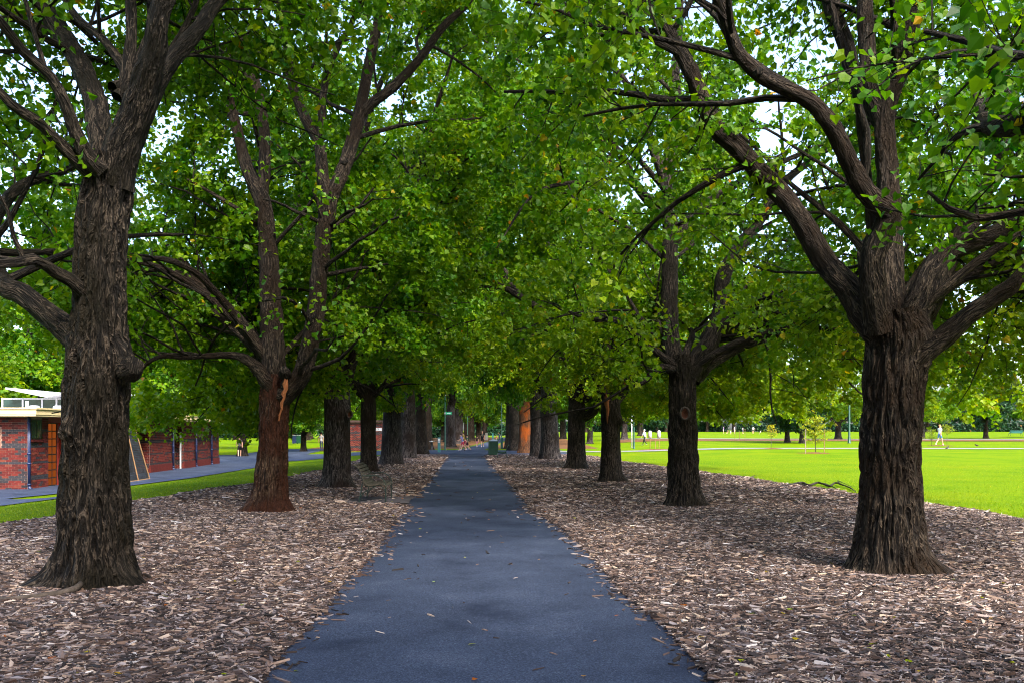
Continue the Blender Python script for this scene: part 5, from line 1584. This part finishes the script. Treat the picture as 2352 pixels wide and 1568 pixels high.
def mulch_disc(px, py, r, zz=0.03):
    g = G(px, py)
    a = np.linspace(0, 2 * np.pi, 20, endpoint=False)
    rr = r * (1 + .15 * np.sin(a * 3 + px))
    V = [(g[0], g[1], g[2] + zz + .05)] + [(g[0] + rr[i] * math.cos(a[i]), g[1] + rr[i] * math.sin(a[i]), float(zg(g[0] + rr[i] * math.cos(a[i]), g[1] + rr[i] * math.sin(a[i]))) + zz * .4) for i in range(20)]
    obj('mulch_ring', mk_mesh('mulch_ring', V, [np.array([(0, 1 + i, 1 + (i + 1) % 20) for i in range(20)])]), mat=M['litter'], kind='structure')
mulch_disc(1503, 1032, 1.3); mulch_disc(1872, 1040, 1.0); mulch_disc(2158, 1023, 1.1); mulch_disc(1775, 1030, 0.9)

# ------------------------------------------------------------------ hedges closing the view
def hedge(label, x0, x1, y, h, seed, n=3500):
    rng = np.random.RandomState(seed)
    z = float(zg((x0 + x1) / 2, y))
    t = thing('hedge', label, 'hedge', ((x0 + x1) / 2, y, z))
    hw = (x1 - x0) / 2
    u = rng.rand(n) * 2 - 1
    top = h * (0.8 + 0.25 * perlin(np.stack([u * hw * .3, u * 0, u * 0 + seed], -1)))
    face = rng.rand(n)
    pos = np.stack([u * hw, np.where(face < .7, -1.0, rng.rand(n) * 2 - 1) + rng.normal(0, .2, n), np.where(face < .7, rng.rand(n), 1.0) * top], -1)
    lv, lf, lt = leaves(pos, 0.35 + rng.normal(0, .25, n), 0.5, rng, False)
    obj('foliage', mk_mesh('foliage', lv, [lf], False, {'tint': lt}), t, M['leaf_dark'], kind='stuff')
    st_ = MB()
    for x in np.arange(-hw + .5, hw, 2.0):
        st_.tube([(x, 0, -.1), (x + .1, 0, h * .7)], .06, 5)
    st_.build('stems', M['bark_dark'], t, kind='stuff')
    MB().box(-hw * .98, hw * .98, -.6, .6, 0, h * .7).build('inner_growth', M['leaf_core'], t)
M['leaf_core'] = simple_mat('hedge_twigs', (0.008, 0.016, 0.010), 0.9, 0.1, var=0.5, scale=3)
hedge('long dark hedge at the far edge of the right lawn', 4, 60, 236, 3.4, 1)
hedge('dark hedge continuing past the tall lamp post on the far right', 62, 150, 238, 3.2, 2, 5000)
hedge('dark hedge beyond the far left lawn', -110, -42, 178, 3.4, 3, 4500)
hedge('dark hedge behind the small tree and bins on the left', -40, -13, 176, 3.0, 4, 2500)
hedge('dark undergrowth closing the end of the avenue', -12, 8, 262, 4.5, 5, 2500)

# ------------------------------------------------------------------ people
def cloth(name, c): 
    if name not in M: M[name] = simple_mat(name, c, 0.85, 0.15, var=0.12, scale=10)
    return M[name]
M['skin'] = simple_mat('skin', (0.52, 0.28, 0.19), 0.55, 0.35, var=0.06, scale=6)

def person(label, px, py, hpx, face, pose, shirt, legs, hair=(0.03, 0.02, 0.015), bare_legs=True, shoe=(0.5, 0.5, 0.55), emblem=None, sleeve=0.5, long_hair=False, seat_z=0.0):
    g = G(px, py)
    Hh = hpx / F_PX * g[1]
    k = Hh / 1.75
    t = thing('person', label, 'person', tuple(g), face)
    lf, rt = (1, -1)
    step = {'walk': 0.26, 'run': 0.34, 'stand': 0.05, 'sit': 0.0}[pose]
    leanf = {'walk': 0.03, 'run': 0.16, 'stand': 0.0, 'sit': 0.02}[pose]
    V, E, Rr, reg = [], [], [], []
    def add(p, r, parent, region):
        V.append((p[0] * k, p[1] * k, p[2] * k)); Rr.append(r * k)
        i = len(V) - 1
        if parent is not None:
            E.append((parent, i)); reg.append((parent, i, region))
        return i
    pz = 0.95 if pose != 'sit' else 0.50
    pel = add((0, 0, pz), .125, None, 'legs')
    sp = add((0, leanf * .4, pz + .20), .115, pel, 'shirt')
    ch = add((0, leanf, pz + .42), .135, sp, 'shirt')
    nk = add((0, leanf * 1.15, pz + .545), .052, ch, 'skin')
    hb = add((0, leanf * 1.2 + .02, pz + .63), .078, nk, 'skin')
    ht = add((0, leanf * 1.25 + .015, pz + .72), .086, hb, 'skin')
    add((0, leanf * 1.2 + .115, pz + .655), .016, hb, 'skin')
    for s in (-1, 1):
        sw = -s * step * 0.8
        sh = add((s * .175, leanf, pz + .47), .062, ch, 'shirt')
        el = add((s * .225, leanf + sw * .35, pz + .20), .043, sh, 'sleeve')
        bend = .14 if pose in ('run', 'sit') else .05
        wr = add((s * .22, leanf + sw * .75 + bend, pz - .02 + (.16 if pose in ('run', 'sit') else 0)), .029, el, 'skin')
        wp = np.array(V[wr]) / k
        dr = nrm(wp - np.array(V[el]) / k)
        pa = add(wp + dr * .06, .030, wr, 'skin')
        for q in range(4):
            o_ = np.array([0, (q - 1.5) * .018, 0])
            f1 = add(wp + dr * (.115 + .008 * (q in (1, 2))) + o_, .009, pa, 'skin')
            add(wp + dr * (.155 + .012 * (q in (1, 2))) + o_ + np.array([-s * .012, .008, 0]), .008, f1, 'skin')
        th_ = add(wp + dr * .07 + np.array([-s * .01, .045, 0]), .010, pa, 'skin')
        add(wp + dr * .105 + np.array([-s * .012, .06, 0]), .009, th_, 'skin')
        st = s * step
        hip = add((s * .088, 0, pz - .04), .088, pel, 'legs')
        if pose == 'sit':
            kn = add((s * .11, .42, pz - .02), .056, hip, 'legs')
            an = add((s * .11, .44, .08), .040, kn, 'shin')
        else:
            kn = add((s * .092, st * .55 + (.10 if st < 0 else .03) * (step > .1), .50), .058, hip, 'legs')
            lift = .10 if (pose == 'run' and st < 0) else (.05 if (pose == 'walk' and st < 0) else 0)
            an = add((s * .09, st * 1.05 - (.06 if st < 0 else 0) * (step > .1), .085 + lift), .040, kn, 'shin')
        ap = np.array(V[an]) / k
        add(ap + np.array([0, .14, -.045]), .036, an, 'shoe')
        add(ap + np.array([0, -.03, -.05]), .036, an, 'shoe')
    me = bpy.data.meshes.new('body_skel')
    me.from_pydata(V, E, [])
    o = bpy.data.objects.new('body_skel', me); COL.objects.link(o)
    sk = o.modifiers.new('skin', 'SKIN'); sk.use_smooth_shade = True
    if not me.skin_vertices:
        o.modifiers.remove(sk); bpy.data.objects.remove(o); raise RuntimeError('no skin layer')
    for i, sv in enumerate(me.skin_vertices[0].data):
        sv.radius = (Rr[i], Rr[i] * (0.72 if i in (pel, sp, ch) else 1.0)); sv.use_root = (i == pel)
    o.modifiers.new('sub', 'SUBSURF').levels = 1
    dg = bpy.context.evaluated_depsgraph_get()
    bm_ = bpy.data.meshes.new_from_object(o.evaluated_get(dg))
    bpy.data.objects.remove(o)
    names = {'shirt': cloth('cloth_%s' % (str(shirt)), shirt), 'legs': cloth('cloth_%s' % (str(legs)), legs), 'skin': M['skin'], 'shoe': cloth('shoe_%s' % str(shoe), shoe)}
    order = ['shirt', 'legs', 'skin', 'shoe']
    bm_.materials.clear()
    for q in order: bm_.materials.append(names[q])
    Vn = np.array(V)
    cen = np.zeros((len(bm_.polygons), 3)); 
    bm_.polygons.foreach_get('center', cen.ravel()) if False else None
    cen = np.array([p.center[:] for p in bm_.polygons])
    best = np.full(len(cen), 9.0); idx = np.zeros(len(cen), int)
    for a, b, rg in reg:
        pa, pb = Vn[a], Vn[b]; d = pb - pa
        tt = np.clip(((cen - pa) @ d) / max(d @ d, 1e-9), 0, 1)
        ds = np.linalg.norm(cen - (pa + tt[:, None] * d), axis=1) - 0.5 * (Rr[a] * (1 - tt) + Rr[b] * tt)
        if rg == 'sleeve': ix = np.where(tt < sleeve, 0, 2)
        elif rg == 'legs' : ix = np.where((not bare_legs) | (tt < .72), 1, 2) if b not in (sp,) else np.full(len(cen), 1)
        elif rg == 'shin': ix = np.full(len(cen), 2 if bare_legs else 1)
        elif rg == 'shirt': ix = np.full(len(cen), 0)
        elif rg == 'shoe': ix = np.full(len(cen), 3)
        else: ix = np.full(len(cen), 2)
        m_ = ds < best
        best[m_] = ds[m_]; idx[m_] = ix[m_]
    bm_.polygons.foreach_set('material_index', idx.astype(np.int32))
    bm_.polygons.foreach_set('use_smooth', np.ones(len(idx), bool))
    bo = obj('body', bm_, t)
    hz = pz + .70
    hp = [(0.0, hz + .105), (.05, hz + .098), (.088, hz + .06), (.100, hz + .01), (.098, hz - .03)]
    if long_hair: hp += [(.085, hz - .14), (.06, hz - .20)]
    hm = MB().lathe([(r * k, z * k) for r, z in hp], 12, (0, (leanf * 1.25 - .012) * k))
    hm.build('hair', cloth('hair_%s' % str(hair), hair), t, smooth=True)
    if emblem:
        a = np.linspace(0, 2 * np.pi, 18)
        yy = (leanf + .118) * k
        MB().tube([(.07 * k * math.cos(q), yy, (pz + .36 + .09 * math.sin(q)) * k) for q in a], .018 * k, 6).build('emblem', cloth('emblem', emblem), t)
    return t

# faces: 0 = walking away (+Y), pi = towards the viewer
person('woman jogging in a lavender top and red shorts at the crossing', 1063, 1035, 40, 1.9, 'run', (0.28, 0.30, 0.62), (0.55, 0.04, 0.08), (0.03, 0.02, 0.015))
person('jogger in a mustard top behind the woman in lavender', 1068, 1033.5, 42, 2.0, 'run', (0.28, 0.20, 0.04), (0.30, 0.03, 0.06), (0.02, 0.012, 0.01))
person('child in green and dark shorts at the right of the jogging group', 1074, 1034, 36, 1.8, 'walk', (0.03, 0.13, 0.07), (0.03, 0.015, 0.03), (0.02, 0.012, 0.01), shoe=(0.02, 0.02, 0.03))
person('girl in a black top and pink shorts walking beside the man', 1095.6, 1026, 25, PI + 0.1, 'walk', (0.012, 0.012, 0.016), (0.60, 0.22, 0.30), (0.05, 0.03, 0.02), long_hair=True)
person('man in a black t-shirt with a pale round emblem walking nearer', 1108, 1026.5, 38, PI, 'walk', (0.010, 0.012, 0.022), (0.014, 0.014, 0.016), (0.30, 0.18, 0.12), emblem=(0.45, 0.40, 0.28))
person('small figure in red far down the walk', 1141, 1009, 11, PI, 'walk', (0.45, 0.10, 0.07), (0.25, 0.06, 0.05))
person('figure in blue far down the walk beside the lamp post', 1147.5, 1011.5, 18, 0.2, 'walk', (0.04, 0.10, 0.40), (0.04, 0.08, 0.25), bare_legs=False)
person('person in a grey shirt and dark jeans behind the third trunk', 738, 1036, 44, 0.5, 'stand', (0.33, 0.31, 0.33), (0.015, 0.02, 0.05), bare_legs=False, shoe=(0.02, 0.03, 0.06))
person('person in black shorts half hidden by leaves beyond the brick building', 550, 1049, 48, 0.3, 'walk', (0.05, 0.05, 0.05), (0.008, 0.008, 0.012))
person('walker in a white shirt and blue shorts crossing the right lawn', 2158, 1022, 48, -1.2, 'walk', (0.72, 0.74, 0.78), (0.05, 0.18, 0.55), (0.40, 0.22, 0.10))
person('person in a light blue top and dark trousers stepping over the lawn', 1480.5, 1022, 37, 0.9, 'walk', (0.42, 0.50, 0.62), (0.012, 0.012, 0.02), (0.5, 0.5, 0.55), bare_legs=False, sleeve=1.0)
grp = [(1662, 995, 17, 'stand', (0.05, 0.08, 0.30), (0.65, 0.65, 0.68), 'standing figure in navy and white, leftmost of the far picnic group'),
       (1672, 995, 12, 'sit', (0.05, 0.03, 0.03), (0.05, 0.05, 0.06), 'seated dark figure in the far picnic group'),
       (1678, 996, 11, 'sit', (0.70, 0.70, 0.72), (0.25, 0.35, 0.6), 'seated figure in white in the far picnic group'),
       (1687, 995, 17, 'stand', (0.20, 0.30, 0.62), (0.20, 0.25, 0.5), 'standing figure in pale blue in the far picnic group'),
       (1706, 995, 15, 'stand', (0.60, 0.58, 0.66), (0.06, 0.10, 0.3), 'standing figure in mauve right of the picnic trunk'),
       (1730, 995, 17, 'stand', (0.75, 0.75, 0.76), (0.04, 0.04, 0.05), 'figure in a white shirt standing apart on the far lawn'),
       (1747, 996, 12, 'sit', (0.65, 0.40, 0.48), (0.1, 0.1, 0.12), 'seated figure in pink at the right of the picnic group')]
for k_, (px, py, h_, po, sh_, lg_, lb) in enumerate(grp):
    person(lb, px, py, h_, 1.0 + k_, po, sh_, lg_)

# ------------------------------------------------------------------ birds on the lawn
M['feather'] = simple_mat('feather', (0.035, 0.030, 0.028), 0.7, 0.3, var=0.4, scale=30)
def bird(label, px, py, rz):
    g = G(px, py)
    t = thing('bird', label, 'bird', tuple(g), rz, 'birds on the right lawn')
    pts = np.array([(-.17, 0, .10), (-.10, 0, .12), (-.04, 0, .13), (.04, 0, .15), (.09, 0, .17), (.115, 0, .215), (.14, 0, .235), (.165, 0, .235), (.195, 0, .228)])
    rad = np.array([.008, .02, .05, .06, .05, .032, .034, .022, .003])
    p, r = resample(pts, rad, 0.012)
    MB().tube(p, r, 10).build('body', M['feather'], t, smooth=True)
    for s in (-1, 1):
        MB().tube([(.02, s * .025, .10), (.025, s * .028, .05), (.02, s * .028, 0.0), (.05, s * .03, .003)], .005, 5).build('leg', M['stake'], t)
bird('dark bird on the lawn, the nearer one left', 2174.6, 1032, 0.3)
bird('dark bird on the lawn, the farther one right', 2244, 1025.5, 2.4)

# ------------------------------------------------------------------ wounds and knots on the trunks (parts of their trees)
def part_world(name, mb, tree, mat, smooth=True):
    me = mb.mesh(name, smooth)
    o = obj(name, me, tree, mat)
    o.location = -tree.location
    return o
def stub(tree, px, py, Y, rpx, tilt=(0, -1, 0.15), ln=0.10, rim='bark_brown', face='wood_pale', barkr=None):
    c = P(px, py, Y); r = rpx / F_PX * Y; d = nrm(np.array(tilt, float))
    # a swollen collar of bark round an uneven, slightly sunken cut
    pts = [c - d * ln * 1.6, c - d * ln * .8, c - d * ln * .2, c, c - d * 0.008]
    V, F, (ring, co) = tube_np(np.array(pts), np.array([r * 1.7, r * 1.42, r * 1.2, r * 1.08, r * .9]), 20)
    V = V + ring * (r * 0.22 * perlin(V * 9.0 / max(r, .03) * .12)[:, None])
    o1 = obj('branch_stub', mk_mesh('branch_stub', V, [F], True, {'barkco': co}), tree, M['bark_dark']); o1.location = -tree.location
    a = np.linspace(0, 2 * np.pi, 20, endpoint=False)
    n_ = len(V) - 20
    rimv = V[n_:]
    cc = c - d * 0.018
    V2 = np.vstack([cc[None], cc + (rimv - cc) * .55 + d * .006 * perlin(rimv * 40)[:, None], rimv * 1.0])
    F3 = [(0, 1 + i, 1 + (i + 1) % 20) for i in range(20)]
    F4 = [(1 + i, 21 + i, 21 + (i + 1) % 20, 1 + (i + 1) % 20) for i in range(20)]
    part_world('cut_face', MB().add(V2, F4, F3), tree, M[face], True)
stub(L2, 652, 848, 16.42, 8.5, (0.1, -1, 0.55), 0.10)
stub(L2, 720, 725, 16.42, 6, (-.1, -1, 0.1), 0.06)
stub(L2, 790, 369, 16.5, 7, (0.1, -1, 0.1), 0.08)
stub(L1, 310, 836, 8.70, 19, (0.80, -0.66, 0.35), 0.09, face='wood_red')
stub(R1, 1664 + 82, 163, 8.45, 7, (0.1, -1, -.1), 0.05, face='wood_red')
# torn scar under the fork of the second tree on the left
sc = []
zz = [(650, 860, 5), (655, 870, 4), (653, 880, 7), (655, 892, 5), (649, 902, 6), (651, 912, 3), (645, 924, 4), (646, 938, 2), (641, 950, 2), (640, 966, .5)]
Vs = []
for (x, y, w) in zz:
    c = P(x, y, 16.50); hw = w / F_PX * 16.5
    Vs += [c + np.array([-hw, .06, 0]), c + np.array([0, -.03, 0]), c + np.array([hw, .06, 0])]
Fs = []
for i in range(len(zz) - 1):
    Fs += [(3 * i, 3 * i + 1, 3 * i + 4, 3 * i + 3), (3 * i + 1, 3 * i + 2, 3 * i + 5, 3 * i + 4)]
part_world('torn_scar', MB().add(Vs, Fs), L2, M['wood_torn'] if 'wood_torn' in M else M['wood_pale'])
# hollow knots: rim ring and dark pit
def knot(tree, px, py, Y, rw, rh, mat='twig'):
    c = P(px, py, Y); s = Y / F_PX
    a = np.linspace(0, 2 * np.pi, 25)
    ring = [(c[0] + rw * s * math.cos(q), c[1] + 0.01 * math.sin(q), c[2] + rh * s * math.sin(q)) for q in a]
    part_world('knot_rim', MB().tube(ring, 0.024, 8, cap=False), tree, M['bark_grey_plain'])
    V = [(c[0], c[1] + .06, c[2])] + [(c[0] + rw * s * .9 * math.cos(q), c[1] - .005, c[2] + rh * s * .9 * math.sin(q)) for q in a[:-1]]
    part_world('knot_hollow', MB().add(V, None, [(0, 1 + i, 1 + (i + 1) % 24) for i in range(24)]), tree, M['wood_red'])
M['bark_grey_plain'] = simple_mat('callus_bark', (0.035, 0.028, 0.024), 0.8, 0.15, var=0.5, scale=25, bump=0.5)
knot(R2, 1573, 949, 17.70, 10, 14)
knot(L3, 803, 951, L3.location.y - 0.36, 6, 8)
yr = R3.location.y - 0.36
zz = [(1392, 903, 3), (1395, 915, 6), (1394, 928, 5), (1397, 940, 4), (1395, 955, 3), (1396, 972, .6)]
Vs = []
for (x, y, w) in zz:
    c = P(x, y, yr); hw = w / F_PX * yr
    Vs += [c + np.array([-hw, .08, 0]), c + np.array([0, -.02, 0]), c + np.array([hw, .08, 0])]
Fs = []
for i in range(len(zz) - 1):
    Fs += [(3 * i, 3 * i + 1, 3 * i + 4, 3 * i + 3), (3 * i + 1, 3 * i + 2, 3 * i + 5, 3 * i + 4)]
part_world('orange_wound', MB().add(Vs, Fs), R3, M['wood_torn'])

# ------------------------------------------------------------------ fallen wood and litter
def sticks(name, label, pts, r, side=(), mat='twig'):
    p, rr = resample(np.array(pts, float), np.array(r, float), 0.06)
    base = p[0].copy(); base[2] = 0
    t = thing(name, label, 'branch', tuple(base))
    p = p + 0.03 * perlin(p * 5)[:, None] * np.array([0.3, 0.6, 0.5])
    MB().tube(p - base, rr, 8).build('stem', M[mat], t, smooth=True)
    for q, r2 in side:
        q, r2 = resample(np.array(q, float), np.array(r2, float), 0.06)
        MB().tube(q - base, r2, 6).build('twig', M[mat], t, smooth=True)
    return t
def Gz(px, py, z=0.05):
    g = G(px, py); g[2] += z; return g
sticks('fallen_branch', 'dead forked branch lying on the edge of the right lawn',
       [Gz(1770, 1127), Gz(1800, 1120, .05), Gz(1840, 1114, .08), Gz(1858, 1116, .04), Gz(1880, 1113, .07), Gz(1905, 1118, .05), Gz(1920, 1115, .09), Gz(1950, 1122, .05), Gz(1966, 1133, .05)], [.03, .035, .036, .034, .032, .028, .026, .02, .01],
       [([Gz(1800, 1120, .05), Gz(1775, 1111, .05), Gz(1745, 1110, .06)], [.03, .022, .01]),
        ([Gz(1835, 1115, .08), Gz(1855, 1123, .08), Gz(1872, 1131, .03)], [.02, .014, .006]),
        ([Gz(1895, 1114, .06), Gz(1915, 1122, .05), Gz(1930, 1130, .03)], [.018, .014, .006]),
        ([Gz(1930, 1117, .09), Gz(1925, 1112, .12), Gz(1958, 1126, .1)], [.016, .012, .006])])
sticks('fallen_branch', 'pale bent stick at the foot of the nearest left tree',
       [Gz(-30, 1385, .05), Gz(20, 1392, .06), Gz(80, 1388, .07), Gz(130, 1381, .08), Gz(170, 1375, .10), Gz(186, 1369, .13)], [.026, .03, .03, .03, .032, .028], mat='wood_old')
sticks('fallen_branch', 'short dark stick right of the nearest left trunk', [Gz(300, 1338, .06), Gz(335, 1336, .08), Gz(352, 1343, .06), Gz(372, 1341, .06)], [.02, .02, .018, .01])
sticks('fallen_branch', 'thin dark twig on the mulch left of the walk', [Gz(258, 2260 * .6125, .05), Gz(310, 1378, .06), Gz(400, 1386, .05)], [.008, .012, .006])
sticks('fallen_branch', 'thin curved twig on the mulch behind the nearest left tree', [Gz(400, 1311, .05), Gz(440, 1308, .06), Gz(480, 1314, .05)], [.008, .010, .006])

rng_f = np.random.RandomState(99)
nf = 260
yy = 5 + 24 * rng_f.rand(nf) ** 1.5
xx = (rng_f.rand(nf) * 2 - 1) * 0.6 * yy
onp = (xx > f_pl(yy)) & (xx < f_pr(yy))
kp = ~onp | (rng_f.rand(nf) < 0.5)
xx, yy, onp = xx[kp], yy[kp], onp[kp]
inb = (xx > f_bl(yy)) & (xx < f_br(yy)); xx, yy, onp = xx[inb], yy[inb], onp[inb]
pos = np.stack([xx, yy, zg(xx, yy) + np.where(onp, .018, .075)], -1)
lv, lf, lt = leaves(pos, np.clip(rng_f.normal(.9, .12, len(pos)), .3, 1), 0.055, rng_f, True, droop=0.0)
lv = lv.reshape(len(pos), -1, 3); lv[:, :, 2] = pos[:, None, 2] + 0.3 * (lv[:, :, 2] - pos[:, None, 2]); lv = lv.reshape(-1, 3)
obj('fallen_leaves', mk_mesh('fallen_leaves', lv, [lf], False, {'tint': lt}), mat=M['leaf'], kind='stuff')

# grass blades along the near lawn edges
def blades(name, n, fx, y0, y1, seed, hgt=0.07):
    rng = np.random.RandomState(seed)
    y = y0 + (y1 - y0) * (1 - np.sqrt(1 - rng.rand(n)))
    a, b = fx(y)
    x = (a + (b - a) * rng.rand(n) ** 1.6) if a[0] > 0 else (b - (b - a) * rng.rand(n) ** 1.6)
    ok = (b > a) & (np.abs(x) < 0.64 * y)
    x, y = x[ok], y[ok]; m = len(x)
    h = hgt * (0.5 + rng.rand(m)); az = rng.rand(m) * 6.283; ln = rng.normal(0, .35, (m, 2)) * h[:, None]
    w = 0.004 + 0.004 * rng.rand(m)
    z = zg(x, y)
    c = np.stack([x, y, z], -1); d = np.stack([np.cos(az) * w, np.sin(az) * w, 0 * w], -1)
    V = np.stack([c - d, c + d, c + np.stack([ln[:, 0], ln[:, 1], h], -1)], 1).reshape(-1, 3)
    F = np.arange(m * 3).reshape(-1, 3)
    tt = np.clip(0.5 + rng.normal(0, .2, m), 0, 1)
    obj(name, mk_mesh(name, V, [F], False, {'tint': np.repeat(tt, 3)}), mat=M['blade'], kind='stuff')
M['blade'] = leaf_mat('grass_blade', [(0, (0.068, 0.150, 0.0)), (0.5, (0.135, 0.23, 0.001)), (0.85, (0.21, 0.28, 0.002)), (1, (0.36, 0.32, 0.03))], 0.35)
blades('grass_blades', 56000, lambda y: (f_br(y) - 0.05, f_br(y) + 14.0), 14, 52, 71, 0.03)
blades('grass_blades', 30000, lambda y: (np.maximum(f_bl(y) - 5.0, np.interp(y, yS, xn)), f_bl(y) + 0.05), 13, 44, 72, 0.03)
